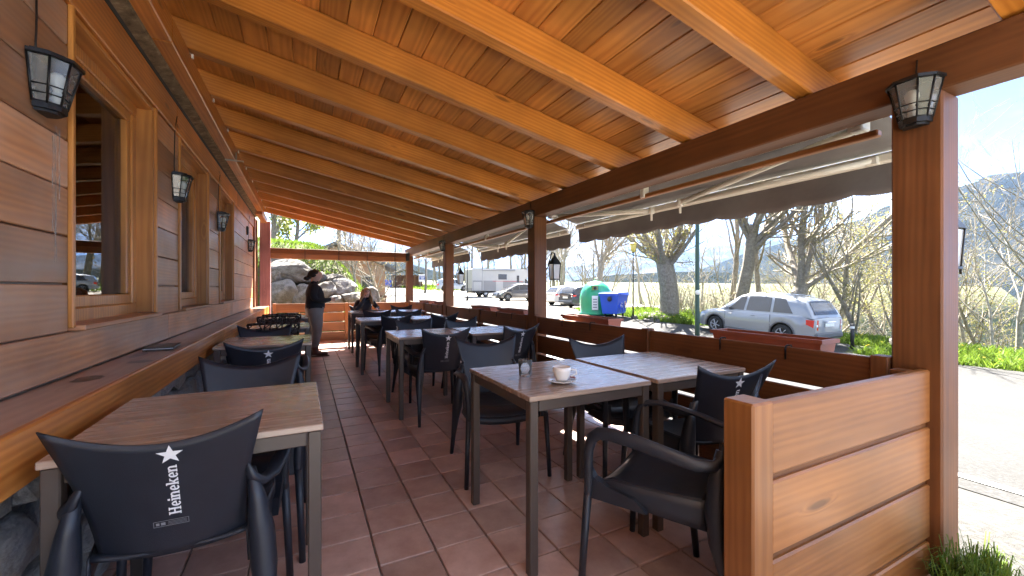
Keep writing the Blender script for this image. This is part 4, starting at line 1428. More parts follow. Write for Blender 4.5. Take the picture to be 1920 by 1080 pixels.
def cap(u, v):
    th = 2 * PI * u; ph = R(128 - 84 * smoothstep(-.35, .75, math.sin(th))) * v
    r = 1.0 + .02 * math.sin(9 * th) - .07 * smoothstep(0, 1, math.sin(th))
    p = V(.086 * r * math.sin(ph) * math.cos(th), .104 * r * math.sin(ph) * math.sin(th), .092 * r * math.cos(ph))
    return p + V(0, .006, 1.448)
mb.grid(cap, 20, 10)
mb.lathe([(0, .040), (.028, .034), (.042, .012), (.042, -.012), (.028, -.034), (0, -.040)], (0, -.108, 1.372), 12)
mb.tube([(0, -.06, 1.42), (0, -.095, 1.38)], [.05, .03], 8)
mb.build('hair', M['hair_dark'], per)
# note pad in her hand
pad = thing('note_pad', 'small dark note pad held by the standing woman', 'note pad', (.535, 8.10, 1.035), R(8))
MB().box((0, 0, 0), (.10, .07, .010), .002, Euler((0, -.25, 0))).build('pad_cover', M['boots'], pad)
MB().box((-.001, 0, .008), (.094, .066, .004), .001, Euler((0, -.25, 0))).build('pad_pages', M['paper'], pad)

# ---- seated woman behind the far table, facing the camera, one hand raised to her face
per = thing('person', 'seated woman with long fair hair and dark jacket, hand raised to her face', 'person', (1.105, 9.03, 0), PI + R(10))
J = [((0, -.06, .545), .150, .130), ((0, -.03, .68), .140, .118), ((0, .05, .82), .145, .115), ((0, .105, .93), .120, .095), ((0, .125, .99), .062, .058),
     ((0, .15, 1.03), .050, .050), ((0, .178, 1.07), .064, .072), ((0, .188, 1.125), .072, .086), ((0, .180, 1.185), .054, .062),
     ((.15, .10, .925), .058, .056), ((.225, .19, .80), .050, .048), ((.215, .27, .775), .046, .044), ((.13, .295, .90), .036, .036), ((.065, .285, 1.005), .026, .026), ((.050, .278, 1.04), .022, .02),
     ((-.15, .10, .925), .058, .056), ((-.225, .18, .80), .050, .048), ((-.21, .26, .79), .044, .044), ((-.15, .40, .785), .036, .034), ((-.10, .50, .78), .026, .024), ((-.085, .535, .778), .022, .018),
     ((.09, .03, .53), .095, .085), ((.10, .22, .525), .080, .078), ((.105, .37, .50), .064, .064), ((.105, .385, .30), .056, .056), ((.105, .365, .10), .044, .044), ((.108, .41, .045), .038, .036), ((.11, .49, .035), .030, .026),
     ((-.09, .03, .53), .095, .085), ((-.10, .22, .525), .080, .078), ((-.105, .37, .50), .064, .064), ((-.105, .385, .30), .056, .056), ((-.105, .365, .10), .044, .044), ((-.108, .41, .045), .038, .036), ((-.11, .49, .035), .030, .026)]
E_ = [(0, 1), (1, 2), (2, 3), (3, 4), (4, 5), (5, 6), (6, 7), (7, 8), (3, 9), (9, 10), (10, 11), (11, 12), (12, 13), (13, 14), (3, 15), (15, 16), (16, 17), (17, 18), (18, 19), (19, 20),
      (0, 21), (21, 22), (22, 23), (23, 24), (24, 25), (25, 26), (26, 27), (0, 28), (28, 29), (29, 30), (30, 31), (31, 32), (32, 33), (33, 34)]
me = skin_body(J, E_, 0)
def pick(p):
    if p.z > 1.015: return 0
    if p.y > .47 and p.z > .7: return 0
    if p.z > .60 : return 1
    if p.z > .09: return 2
    return 3
ex = MB()
head_extras(ex, V(0, .188, 1.118), V(0, 1, 0), .076, (0, 4, 5, 6))
add_fingers(ex, V(.048, .278, 1.04), V(-.25, -.05, 1).normalized(), V(-.6, .7, 0).normalized(), V(-.5, -.6, 0).normalized(), .9)
add_fingers(ex, V(-.08, .54, .776), V(.1, 1, 0).normalized(), V(1, 0, 0), V(0, 0, -1), .9)
finish_person(per, me, [M['skin'], M['jacket'], M['trousers'], M['boots'], M['eye'], M['lips'], M['hair_fair']], pick, ex)
mb = MB()
def cap2(u, v):
    th = 2 * PI * u; ph = R(112 - 52 * smoothstep(.15, .8, math.sin(th))) * v
    r = 1.0 + .02 * math.sin(11 * th)
    p = V(.082 * r * math.sin(ph) * math.cos(th), .098 * r * math.sin(ph) * math.sin(th), .086 * r * math.cos(ph))
    return p + V(0, .172, 1.128)
mb.grid(cap2, 22, 10)
rr = random.Random(8)
for k in range(46):                                   # long locks falling over both shoulders
    s = -1 if k % 2 else 1
    q = rr.random()
    x0 = s * (.045 + .04 * rr.random()); y0 = .10 + .10 * q
    mb.tube([(x0 * .8, y0 + .01, 1.17), (x0 * 1.15, y0 + .015, 1.08), (s * (.085 + .035 * rr.random()), y0 + .02, .98), (s * (.075 + .06 * rr.random()), y0 + .055 * q + .03, .86 + .05 * rr.random())],
            [.012, .014, .013, .004], 5)
mb.grid(lambda u, v: V(math.cos(PI * (1 + u)) * (.085 + .02 * v), .155 - math.sin(PI * u) * .085 - .02 * v, 1.15 - .27 * v), 12, 6)
mb.build('hair', M['hair_fair'], per)
# ================================================================== vehicles and things along the road
M['tyre'] = flat('tyre_rubber', (.014, .014, .014), .8)
M['rim'] = flat('alloy_rim', (.50, .50, .51), .35, .2, var=.05)
M['trim_black'] = flat('black_plastic_trim', (.02, .02, .021), .6)
M['grey_trim'] = flat('grey_plastic_trim', (.11, .11, .115), .6)
M['lens_red'] = flat('red_lens', (.55, .015, .012), .15, coat=.6, var=.04)
M['lens_clear'] = flat('clear_lens', (.72, .73, .74), .12, coat=.6, var=.04)
M['plate'] = flat('number_plate', (.75, .75, .72), .4)
M['chrome'] = flat('chrome', (.7, .7, .7), .12, 1.0, var=.03)
def carpaint(name, col, metal=.5):
    return flat(name, col, .32, metal, var=.03, coat=.9)
M['p_silver'] = carpaint('silver_paint', (.25, .265, .29), .3)
M['p_dark'] = carpaint('anthracite_paint', (.045, .042, .045), .4)
M['p_navy'] = carpaint('dark_blue_paint', (.018, .024, .038), .4)
M['p_white'] = carpaint('white_paint', (.45, .45, .45), 0)
M['p_ice'] = carpaint('pale_blue_paint', (.24, .28, .33), .3)
M['camper_white'] = flat('camper_white', (.34, .345, .35), .4, var=.05, scale=2)
M['camper_grey'] = flat('camper_grey', (.19, .195, .21), .45, var=.05)
M['dark_window'] = flat('dark_acrylic_window', (.03, .028, .028), .1, coat=.5)

def car(label, loc, heading, paint, L=4.64, W=1.85, H=1.72, wb=2.70, fo=.90, wr=.345, belt=None, roof=None, sides=None, rear=None, screen=None, flare=True, rails=True, name='parked_car', group='cars parked by the road', tail='tall'):
    """local: front towards +X, origin on the ground under the middle"""
    t = thing(name, label, 'car', loc, heading, group)
    xf, xr_ = L / 2, -L / 2
    xwf, xwr = xf - fo, xf - fo - wb
    def bz(x): return lerp_table(belt, x)
    def rz(x): return lerp_table(roof, x)
    def wfac(x):
        e = max(0, (abs(x) - (L / 2 - .55)) / .55)
        return 1 - .16 * e ** 2.2
    sill, aR = .24, wr + .07
    def zb(x):
        z = sill + .06 * max(0, (abs(x) - (L / 2 - .5)) / .5)
        for xw in (xwf, xwr):
            d = abs(x - xw)
            if d < aR: z = max(z, wr + math.sqrt(aR * aR - d * d) - .02)
        return z
    xs = sorted(set([xr_, xr_ + .03, xf - .03, xf] + [xr_ + L * i / 44 for i in range(45)] + [xw + aR * math.cos(PI * k / 14) for xw in (xwf, xwr) for k in range(15)]))
    xs = [x for k, x in enumerate(xs) if k == 0 or x - xs[k - 1] > .006]
    def ring(x):
        w = W / 2 * wfac(x); b = bz(x); lo = zb(x)
        sh = max(lo + .02, b - .07); mid = lo + (sh - lo) * .55
        hw = [(w * .975, lo), (w * 1.0, mid), (w * .985, sh), (w * .93, b - .012), (w * .80, b + .012), (w * .4, b + .03), (0, b + .036)]
        return [V(x, y, z) for y, z in hw] + [V(x, -y, z) for y, z in hw[-2::-1]]
    rings = [ring(x) for x in xs]
    n = len(rings[0])
    mb = MB()
    mb.add([p for r in rings for p in r], [(i * n + k, i * n + k + 1, (i + 1) * n + k + 1, (i + 1) * n + k) for i in range(len(rings) - 1) for k in range(n - 1)], 0, True)
    for i in (0, len(rings) - 1):
        f = list(range(n)); mb.add(rings[i], [f if i else f[::-1]])
    # greenhouse
    def yside(z):
        zbl = bz(0)
        return W / 2 * (.925 - .19 * (z - zbl) / max(.1, H - zbl))
    gxs = [roof[0][0] + (roof[-1][0] - roof[0][0]) * i / 34 for i in range(35)]
    gr = []
    for x in gxs:
        top = rz(x); b = min(bz(x) - .015, top - .002); ed = max(b + .001, top - .055)
        hw = [(yside(b), b), (yside((b + ed) / 2), (b + ed) / 2), (yside(ed), ed), (yside(top) - .05, top - .010), (yside(top) * .55, top + .008), (0, top + .014)]
        gr.append([V(x, y, z) for y, z in hw] + [V(x, -y, z) for y, z in hw[-2::-1]])
    n2 = len(gr[0])
    mb.add([p for r in gr for p in r], [(i * n2 + k, i * n2 + k + 1, (i + 1) * n2 + k + 1, (i + 1) * n2 + k) for i in range(len(gr) - 1) for k in range(n2 - 1)], 0, True)
    body = mb.build('body', paint, t)
    # dark underbody and wheel wells
    MB().box((0, 0, .36), (L * .93, W * .80, .26), .05).build('underbody', M['trim_black'], t)
    # windows
    def pane(x0b, x1b, x0t, x1t, s, nm='side_window'):
        def fn(u, v):
            xb, xt = x0b + (x1b - x0b) * u, x0t + (x1t - x0t) * u
            x = xb + (xt - xb) * v
            zl, zt = bz(x) + .035, rz(x) - .085
            zl = min(zl, zt - .004)
            z = zl + (zt - zl) * v
            return V(x, s * (yside(z) + .006), z)
        return MB().grid(fn, 8, 5).build(nm, M['dark_window'], t)
    for q in sides:
        for s in (-1, 1):
            pane(*q, s)
    def top_glass(x0, x1, nm, inset=.86):
        def fn(u, v):
            x = x0 + (x1 - x0) * v; z = rz(x)
            y = (yside(z) - .07) * inset * (2 * u - 1) * (1.02)
            return V(x, y, z + .016 - .01 * abs(2 * u - 1) ** 2) + V(.010 if x > 0 else -.010, 0, .008)
        return MB().grid(fn, 8, 8).build(nm, M['dark_window'], t)
    top_glass(*rear, 'rear_window'); top_glass(*screen, 'windscreen', .95)
    # wheels
    for xw in (xwf, xwr):
        for s in (-1, 1):
            yo = s * (W / 2 - .115)
            wv = MB()
            wv.lathe([(wr * .62, -.10), (wr * .93, -.10), (wr, -.07), (wr, .07), (wr * .93, .10), (wr * .62, .10)], (0, 0, 0), 28, axis='Y')
            w = wv.build('wheel', M['tyre'], t, (xw, yo, wr))
            rm = MB(); ro = s * .085
            rm.lathe([(wr * .64, ro * 1.12), (wr * .60, ro * .9), (wr * .58, ro * .3)], (0, 0, 0), 24, axis='Y')
            for k in range(6):
                a = 2 * PI * k / 6 + .2
                rm.tube([(math.cos(a) * wr * .08, ro * .98, math.sin(a) * wr * .08), (math.cos(a) * wr * .62, ro, math.sin(a) * wr * .62)], [(.045, .012), (.03, .012)], 6, up=(0, 1, 0))
            rm.lathe([(0, ro * 1.15), (wr * .16, ro * 1.1), (wr * .17, ro * .8)], (0, 0, 0), 12, axis='Y')
            rm.build('rim', M['rim'], w)
            MB().lathe([(0, ro * .45), (wr * .6, ro * .45)], (0, 0, 0), 20, axis='Y').build('brake_disc', M['trim_black'], w)
            if flare:
                fl = MB().tube([(xw + (aR + .015) * math.cos(R(-8 + 196 * k / 18)), s * (W / 2 * .988), wr - .02 + (aR + .015) * math.sin(R(-8 + 196 * k / 18))) for k in range(19)], [(.036, .022)] * 19, 6)
                fl.build('wheel_arch', M['grey_trim'], t)
    if flare:
        for s in (-1, 1):
            MB().box((0, s * W / 2 * .985, sill + .05), (wb - 2 * aR - .02, .035, .11), .01).build('sill', M['grey_trim'], t)
    # rear: lamps, bumper, plate; front: lamps
    w_r = W / 2 * wfac(xr_)
    zb_r = bz(xr_ + .05)
    for s in (-1, 1):
        lm = MB()
        h_ = .36 if tail == 'tall' else .16
        lm.grid(lambda u, v: V(xr_ - .012 + .26 * u * u, s * (W / 2 * wfac(xr_ + .26 * u * u) * (.80 + .18 * min(1, u * 2)) + .012), zb_r - .05 - h_ * v * (1 - .55 * u)), 8, 3)
        lp_ = lm.build('tail_light', M['lens_red'], t)
        MB().lathe([(0, -.012), (.05, -.008), (.055, 0)], (xr_ - .006, s * W / 2 * .76, zb_r - .05 - h_ * .55), 12, axis='X').build('lens', M['lens_clear'], lp_)
        lm = MB()
        zf = bz(xf - .06)
        lm.grid(lambda u, v: V(xf + .010 - .42 * u * u, s * (W / 2 * wfac(xf - .42 * u * u) * (.62 + .36 * min(1, u * 1.6)) + .010), zf - .05 + .06 * u - .15 * v * (1 - .5 * u)), 8, 3)
        lm.build('headlight', M['lens_clear'], t)
        mr_ = MB().box((lerp_table([(0, 0), (1, 1)], 0) + screen[0] * .0 + (screen[1] - .35), s * (W / 2 + .07), bz(screen[1] - .35) + .09), (.10, .20, .14), .03)
        mr_.build('mirror', paint, t)
        for xh in (-.22, .72):
            MB().box((xh, s * (W / 2 * .985 + .012), bz(xh) - .13), (.17, .03, .032), .01).build('door_handle', paint, t)
        for xd in (sides[0][0] - .03 if False else (sides[0][1] + sides[1][0]) / 2, xwf - aR - .03):
            MB().box((xd, s * W / 2 * .992, (sill + bz(xd)) / 2 + .06), (.012, .012, bz(xd) - sill - .24), .0).build('door_seam', M['trim_black'], t)
    MB().box((xr_ + .02, 0, .42), (.16, W * .84, .20), .05).build('rear_bumper', M['grey_trim'] if flare else paint, t)
    MB().box((xf - .03, 0, .40), (.16, W * .82, .22), .05).build('front_bumper', M['grey_trim'] if flare else paint, t)
    MB().box((xr_ - .018, 0, zb_r - .22), (.012, .52, .115), .004).build('number_plate', M['plate'], t)
    MB().box((xr_ - .018, 0, zb_r - .115), (.014, .66, .03), .004).build('tailgate_strip', M['chrome'], t)
    MB().box((xf - .008, 0, bz(xf - .1) - .16), (.03, W * .46, .12), .01).build('grille', M['trim_black'], t)
    MB().tube([(rear[1] - .12, -.26, rz(rear[1] - .12) - .36 + .30), (rear[0] + .03, .18, rz(rear[0] + .03) + .04)], .008, 5).build('rear_wiper', M['trim_black'], t)
    if rails:
        for s in (-1, 1):
            a, b = roof[0][0] + .75, roof[-1][0] - 1.05
            MB().tube([(a, s * (yside(H) - .10), rz(a) + .005), (a + .15, s * (yside(H) - .10), rz(a + .15) + .045), (b - .15, s * (yside(H) - .10), rz(b - .15) + .045), (b, s * (yside(H) - .10), rz(b) + .005)], .018, 6).build('roof_rail', M['chrome'], t)
    return t

SUV = dict(L=4.64, W=1.85, H=1.70, wb=2.70, fo=.92, wr=.35,
           belt=[(-2.32, .98), (-1.9, 1.06), (-1.0, 1.05), (.7, 1.0), (1.15, 1.0), (1.9, .90), (2.2, .80), (2.32, .66)],
           roof=[(-2.26, 1.00), (-2.16, 1.22), (-1.98, 1.52), (-1.80, 1.60), (-1.2, 1.665), (-.4, 1.70), (.2, 1.67), (.5, 1.58), (1.25, 1.03)],
           sides=[(-1.62, -.92, -1.30, -.90), (-.82, .10, -.80, .06), (.20, 1.02, .15, .40)], rear=(-2.22, -1.96), screen=(.48, 1.18))
HATCH = dict(L=4.28, W=1.78, H=1.50, wb=2.61, fo=.93, wr=.315,
             belt=[(-2.14, .90), (-1.8, .98), (-.8, .96), (.7, .90), (1.1, .90), (1.8, .78), (2.05, .68), (2.14, .56)],
             roof=[(-2.02, .96), (-1.85, 1.20), (-1.55, 1.40), (-.9, 1.47), (-.2, 1.50), (.3, 1.44), (1.35, .92)],
             sides=[(-1.5, -.85, -1.2, -.82), (-.75, .08, -.72, .05), (.16, 1.0, .12, .34)], rear=(-1.98, -1.62), screen=(.4, 1.25), flare=False, rails=False, tail='low')
WAGON = dict(L=4.77, W=1.82, H=1.50, wb=2.71, fo=.95, wr=.325,
             belt=[(-2.38, .94), (-2.0, .98), (-.8, .95), (.7, .90), (1.1, .90), (2.0, .78), (2.28, .66), (2.38, .55)],
             roof=[(-2.30, 1.00), (-2.18, 1.22), (-2.0, 1.40), (-1.4, 1.46), (-.4, 1.50), (.15, 1.44), (1.2, .93)],
             sides=[(-1.95, -1.0, -1.75, -.98), (-.9, .0, -.88, -.02), (.08, .95, .04, .28)], rear=(-2.26, -1.99), screen=(.25, 1.1), flare=False, rails=True, tail='low')
def gz(x, y): return ground_z(x, y) + .014
def pitch(o, L=2.7):
    """sit the car on the slope along its heading"""
    a = o.rotation_euler.z; d = V(math.cos(a), math.sin(a), 0) * L / 2
    p = o.location
    dz = ground_z(p.x + d.x, p.y + d.y) - ground_z(p.x - d.x, p.y - d.y)
    o.rotation_euler = Euler((0, -math.atan2(dz, L), a)); o.location.z = (ground_z(p.x + d.x, p.y + d.y) + ground_z(p.x - d.x, p.y - d.y)) / 2 + .014
    return o
pitch(car('silver estate SUV parked across the road beyond the planter', (15.95, 9.95, 0), PI / 2 - R(2), M['p_silver'], **SUV))
pitch(car('dark grey hatchback parked in front of the camper van', (17.0, 32.6, 0), PI - R(6), M['p_dark'], **HATCH))
pitch(car('dark blue estate car parked beside the green bottle bank', (18.3, 23.6, 0), R(4), M['p_navy'], **WAGON))
pitch(car('white hatchback parked beyond the dark blue estate', (18.7, 26.6, 0), R(2), M['p_white'], **HATCH))
pitch(car('pale blue SUV parked beyond the third roof post', (18.6, 55.0, 0), R(-12), M['p_ice'], **{**SUV, 'flare': False}))

# ---- camper van
cv = thing('camper_van', 'large white camper van with grey side panel in the gravel car park', 'camper van', (18.6, 39.6, 0), R(-3))
cv.location.z = ground_z(18.6, 39.6) + .014
mb = MB()
prof = [(-3.5, .62), (-3.5, 2.78), (-3.42, 2.88), (2.2, 2.90), (2.65, 2.80), (3.02, 2.50), (3.12, 2.22), (2.95, 2.02), (2.35, 1.96), (2.3, .62)]
mb.prism(prof, -1.14, 1.14, 'Y')
mb.build('living_box', M['camper_white'], cv)
cab = MB()
cab.prism([(2.28, .45), (2.28, 1.95), (2.55, 1.98), (3.05, 1.35), (3.55, 1.15), (3.68, .95), (3.7, .45)], -.98, .98, 'Y')
cab = cab.build('cab', M['camper_white'], cv)
for s in (-1, 1):
    MB().add([(2.62, s * .986, 1.30), (2.99, s * .986, 1.30), (2.60, s * .986, 1.85), (2.44, s * .986, 1.85), (2.44, s * .986, 1.30)], [(0, 1, 2, 3, 4)]).build('side_window', M['dark_window'], cab)
    for x in (2.95, -2.0):
        w = MB().lathe([(.2, -.11), (.32, -.11), (.345, -.08), (.345, .08), (.32, .11), (.2, .11)], (0, 0, 0), 20, axis='Y').build('wheel', M['tyre'], cv, (x, s * .95, .345))
        MB().lathe([(0, s * .10), (.2, s * .09), (.21, s * .05)], (0, 0, 0), 16, axis='Y').build('rim', M['rim'], w)
MB().box((-.6, 0, .52), (5.6, 2.1, .28), .03).build('chassis', M['trim_black'], cv)
y = -1.146
MB().box((-.55, y, 1.16), (5.75, .010, .98), .0).build('lower_panel', M['camper_grey'], cv)
MB().box((-2.95, y - .006, 1.1), (.85, .012, .82), .01).build('service_hatch', M['camper_white'], cv)
MB().box((-.55, y - .006, 1.25), (.78, .014, 1.45), .01).build('entrance_door', M['camper_white'], cv)
for (x, z, w, h) in ((-.2, 2.05, .95, .55), (1.55, 1.85, .28, .72)):
    wd = MB().box((x, y - .010, z), (w, .02, h), .008).build('window', M['dark_window'], cv)
MB().box((-2.35, y - .012, 1.75), (.07, .02, 2.2), .004).build('corner_strip', M['camper_white'], cv)
MB().box((.4, y - .008, 1.60), (3.4, .012, .03)).build('stripe', M['lens_red'], cv)
MB().box((-.6, y - .05, 2.72), (3.6, .10, .11), .02).build('awning_case', M['camper_grey'], cv)
MB().box((3.16, -1.08, 1.45), (.10, .26, .42), .03).build('mirror', M['trim_black'], cv)
MB().box((-3.51, 0, .75), (.06, 2.2, .3), .02).build('rear_bumper', M['camper_grey'], cv)

# ---- green bottle bank
M['igloo'] = flat('green_fibreglass', (.012, .30, .13), .35, var=.10, scale=3, coat=.3)
M['bin_blue'] = flat('blue_bin_plastic', (.018, .085, .55), .42, var=.08, scale=4)
bb = thing('bottle_bank', 'round green igloo bottle bank by the roadside', 'bottle bank', (13.45, 17.0, gz(13.45, 17.0)), R(20))
mb = MB().lathe([(.70, 0), (.80, .03), (.83, .10), (.80, .14), (.84, .5), (.83, .9), (.76, 1.2), (.62, 1.45), (.40, 1.63), (.16, 1.71), (0, 1.72)], sides=12)
mb.lathe([(.84, .0), (.90, .02), (.90, .09), (.82, .12)], sides=12)
mb.build('dome', M['igloo'], bb)
def bank_face(a, zc, w, h, nm, mat, d, th=.02):
    r = d
    MB().box((0, 0, 0), (w, th, h), .006).build(nm, mat, bb, (r * math.sin(a), -r * math.cos(a), zc), (0, 0, a))
bank_face(R(-62), .62, .30, .70, 'notice', M['plate'], .845)
bank_face(R(-62), 1.35, .42, .28, 'port_frame', M['igloo'], .70, .14)
bank_face(R(-62), 1.35, .30, .20, 'port_panel', flat('olive_panel', (.20, .22, .05), .5), .775, .02)
MB().lathe([(.0, -.012), (.075, -.012), (.075, .01)], (0, 0, 0), 16, axis='Y').build('port', M['trim_black'], bb, (.80 * math.sin(R(-62)), -.80 * math.cos(R(-62)), 1.35), (0, 0, R(-62)))
for k in range(4):
    bank_face(R(-62), .40 + .13 * k, .20, .06, 'notice_line', M['grey_print'], .858, .004)
MB().tube([(0, -.12, 1.70), (0, -.1, 1.86), (0, .1, 1.86), (0, .12, 1.70)], .018, 6).build('lifting_eye', M['steel'], bb)

# ---- blue four wheeled bin
bn = thing('wheeled_bin', 'blue four wheeled recycling bin in front of the green bottle bank', 'bin', (13.55, 15.75, gz(13.55, 15.75) ), R(28))
mb = MB()
def fr_(w, d, z): return [(-w, -d, z), (w, -d, z), (w, d, z), (-w, d, z)]
vs = fr_(.56, .36, .17) + fr_(.66, .46, 1.02) + fr_(.70, .50, 1.02) + fr_(.70, .50, 1.09)
fs = [(3, 2, 1, 0), (12, 13, 14, 15)]
for r in range(3):
    for k in range(4): fs.append((r * 4 + k, r * 4 + (k + 1) % 4, (r + 1) * 4 + (k + 1) % 4, (r + 1) * 4 + k))
mb.add(vs, fs)
for x in (-.35, 0, .35):
    mb.box((x, -.42, .6), (.04, .05, .7), .01, Euler((R(-6.7), 0, 0)))
mb.build('bin_body', M['bin_blue'], bn)
ld = MB().box((0, .0, 1.13), (1.44, 1.04, .07), .03)
ld.prism([(-.70, 1.15), (.70, 1.15), (.66, 1.20), (-.66, 1.20)], -.49, .46, 'Y')
ld.build('lid', M['bin_blue'], bn)
MB().tube([(-.6, -.54, 1.10), (.6, -.54, 1.10)], .018, 6).build('lid_handle', M['bin_blue'], bn)
for sx in (-1, 1):
    for sy in (-1, 1):
        MB().lathe([(0, -.03), (.085, -.03), (.095, -.015), (.095, .015), (.085, .03), (0, .03)], (0, 0, 0), 14, axis='Y').build('castor', M['tyre'], bn, (sx * .45, sy * .28, .095))
    MB().lathe([(0, -.02), (.11, -.02), (.12, 0), (.11, .02)], (0, 0, 0), 14, axis='X').build('lifting_boss', M['trim_black'], bn, (sx * .70, -.05, .88))
MB().box((.36, -.447, .60), (.16, .006, .34), .0, Euler((R(-6.7), 0, 0))).build('warning_panel', M['plate'], bn)
for k in range(3):
    MB().box((.36, -.452, .50 + .1 * k), (.15, .004, .04), 0, Euler((R(-6.7), R(-32), 0))).build('warning_stripe', M['lens_red'], bn)
mb = MB()
for k in range(3):                                     # pale recycling arrows mark
    a = R(90 + 120 * k)
    mb.tube([(-.18 + .10 * math.cos(a - .8), -.466, .58 + .10 * math.sin(a - .8)), (-.18 + .11 * math.cos(a), -.466, .58 + .11 * math.sin(a)), (-.18 + .10 * math.cos(a + .55), -.466, .58 + .10 * math.sin(a + .55))], [.02, .018, .006], 5)
mb.build('recycling_mark', M['plate'], bn)

# ---- poles
M['green_paint'] = flat('dark_green_paint', (.022, .06, .042), .4, var=.1)
M['lamp_yellow'] = flat('yellowed_lamp_glass', (.62, .48, .10), .35, var=.06)
gp = thing('green_pole', 'tall dark green metal pole in front of the silver car', 'pole', (12.05, 9.75, ground_z(12.05, 9.75)))
MB().tube([(0, 0, -.02), (0, 0, 1.0), (.005, 0, 4.55), (.005, 0, 9)], [.085, .075, .065, .05], 12).build('shaft', M['green_paint'], gp)
MB().lathe([(.14, 0), (.14, .03), (.10, .06), (.09, .10)], (0, 0, 0), 12).build('base_flange', M['green_paint'], gp)
MB().lathe([(0, -.006), (.085, -.006), (.085, .006), (0, .006)], (0, 0, 0), 16, axis='Y').build('round_sticker', M['plate'], gp, (-.05, -.068, 1.72), (0, 0, R(-42)))
MB().tube([(0, 0, 8.9), (.3, .2, 9.2), (1.0, .6, 9.25)], .03, 8).build('lamp_arm', M['green_paint'], gp)

sl = thing('street_lamp', 'slim street lamp with yellow lantern beside the blue bin', 'street lamp', (13.85, 14.75, ground_z(13.85, 14.75)))
MB().tube([(0, 0, -.02), (0, 0, .5), (0, 0, 3.15)], [.05, .035, .028], 10).build('pole', M['black_metal'], sl)
MB().lathe([(.06, 0), (.10, .08), (.155, .36), (.0, .36)], (0, 0, 3.15), 8).build('lantern', M['lamp_yellow'], sl)
MB().lathe([(.17, 0), (.17, .03), (.05, .09), (0, .10)], (0, 0, 3.51), 8).build('cap', M['lamp_yellow'], sl)
MB().lathe([(.04, 0), (.07, .03), (.06, .05)], (0, 0, 3.10), 8).build('collar', M['black_metal'], sl)
s2 = thing('street_lamp', 'thin black street lamp post beside the camper van', 'street lamp', (12.6, 33.5, ground_z(12.6, 33.5)))
MB().tube([(0, 0, -.02), (0, 0, .4), (0, 0, 3.2)], [.11, .05, .035], 10).build('pole', M['black_metal'], s2)
MB().lathe([(.06, 0), (.12, .1), (.17, .36), (0, .46)], (0, 0, 3.2), 8).build('lantern', M['lamp_glass'], s2)
bo = thing('marker_post', 'short black marker post in the grass behind the silver car', 'post', (16.35, 7.15, ground_z(16.35, 7.15)))
MB().tube([(0, 0, -.05), (0, 0, .82)], .06, 8).build('shaft', M['trim_black'], bo)
MB().lathe([(.064, 0), (.064, .08)], (0, 0, .66), 8).build('reflector_band', M['plate'], bo)
th_ = thing('thin_pole', 'thin dark pole just beyond the far railing', 'pole', (2.35, 12.1, ground_z(2.35, 12.1)))
MB().tube([(0, 0, -.05), (0, 0, 2.6)], .014, 6).build('shaft', M['black_metal'], th_)
MB().lathe([(.05, 0), (.05, .02), (.02, .04)], (0, 0, 0), 8).build('foot', M['black_metal'], th_)
# blue information board
M['sign_blue'] = flat('sign_blue', (.02, .06, .28), .4)
ib = thing('information_sign', 'white framed blue information sign on a post across the road', 'sign', (14.0, 54.0, ground_z(14.0, 54.0)), R(-20))
for s in (-1, 1):
    MB().tube([(s * .3, 0, -.05), (s * .3, 0, 2.2)], .03, 6).build('leg', M['steel'], ib)
MB().box((0, 0, 1.75), (.95, .04, .95), .01).build('board', M['plate'], ib)
MB().box((0, -.025, 1.80), (.82, .01, .52)).build('blue_field', M['sign_blue'], ib)
for k in range(3):
    MB().box((0, -.033, 1.92 - .13 * k), (.6 - .12 * k, .006, .05)).build('text_line', M['plate'], ib)

# ---- far shed with bins
sh = thing('open_shed', 'dark open sided shed with bins beside it down the road', 'shed', (15.6, 70.0, ground_z(15.6, 70.0)), R(-14))
MB().prism([(-2.7, 2.1), (0, 3.0), (2.7, 2.1), (2.7, 2.25), (0, 3.16), (-2.7, 2.25)], -2.2, 2.2, 'Y').build('roof', M['grey_trim'], sh)
MB().box((0, 2.0, 1.05), (5.0, .12, 2.1)).build('back_wall', M['beamX'], sh)
for x in (-2.4, -1.2, 0, 1.2, 2.4):
    MB().box((x, -1.9, 1.05), (.16, .16, 2.1), .01).build('post', M['beamZ'], sh)
def small_bin(loc, mat, label):
    b = thing('wheeled_bin', label, 'bin', loc, R(-10))
    MB().box((0, 0, .62), (1.2, .9, 1.0), .06).build('bin_body', mat, b)
    MB().box((0, 0, 1.17), (1.3, 1.0, .10), .04).build('lid', mat, b)
    for s in (-1, 1):
        MB().lathe([(0, -.04), (.1, -.04), (.1, .04), (0, .04)], (s * .42, -.3, .1), 10, axis='Y').build('castor', M['tyre'], b)
small_bin((12.1, 68.6, ground_z(12.1, 68.6)), M['bin_blue'], 'far blue bin next to the open shed, right of its twin')
small_bin((10.6, 68.9, ground_z(10.6, 68.9)), M['bin_blue'], 'far blue bin between the green bin and its blue twin')
small_bin((8.9, 69.2, ground_z(8.9, 69.2)), M['igloo'], 'far green bin left of the two far blue bins')
small_bin((6.4, 69.6, ground_z(6.4, 69.6)), M['lamp_yellow'], 'far yellow bin at the left end of the bin row')
# ================================================================== boulders, plants, trees, mountains
from mathutils import noise as mnoise
CO, SI = math.cos(YAW), math.sin(YAW)
def world_at(px, d):
    r = (px - 960) / 772 * d
    return r * CO + d * SI, -r * SI + d * CO

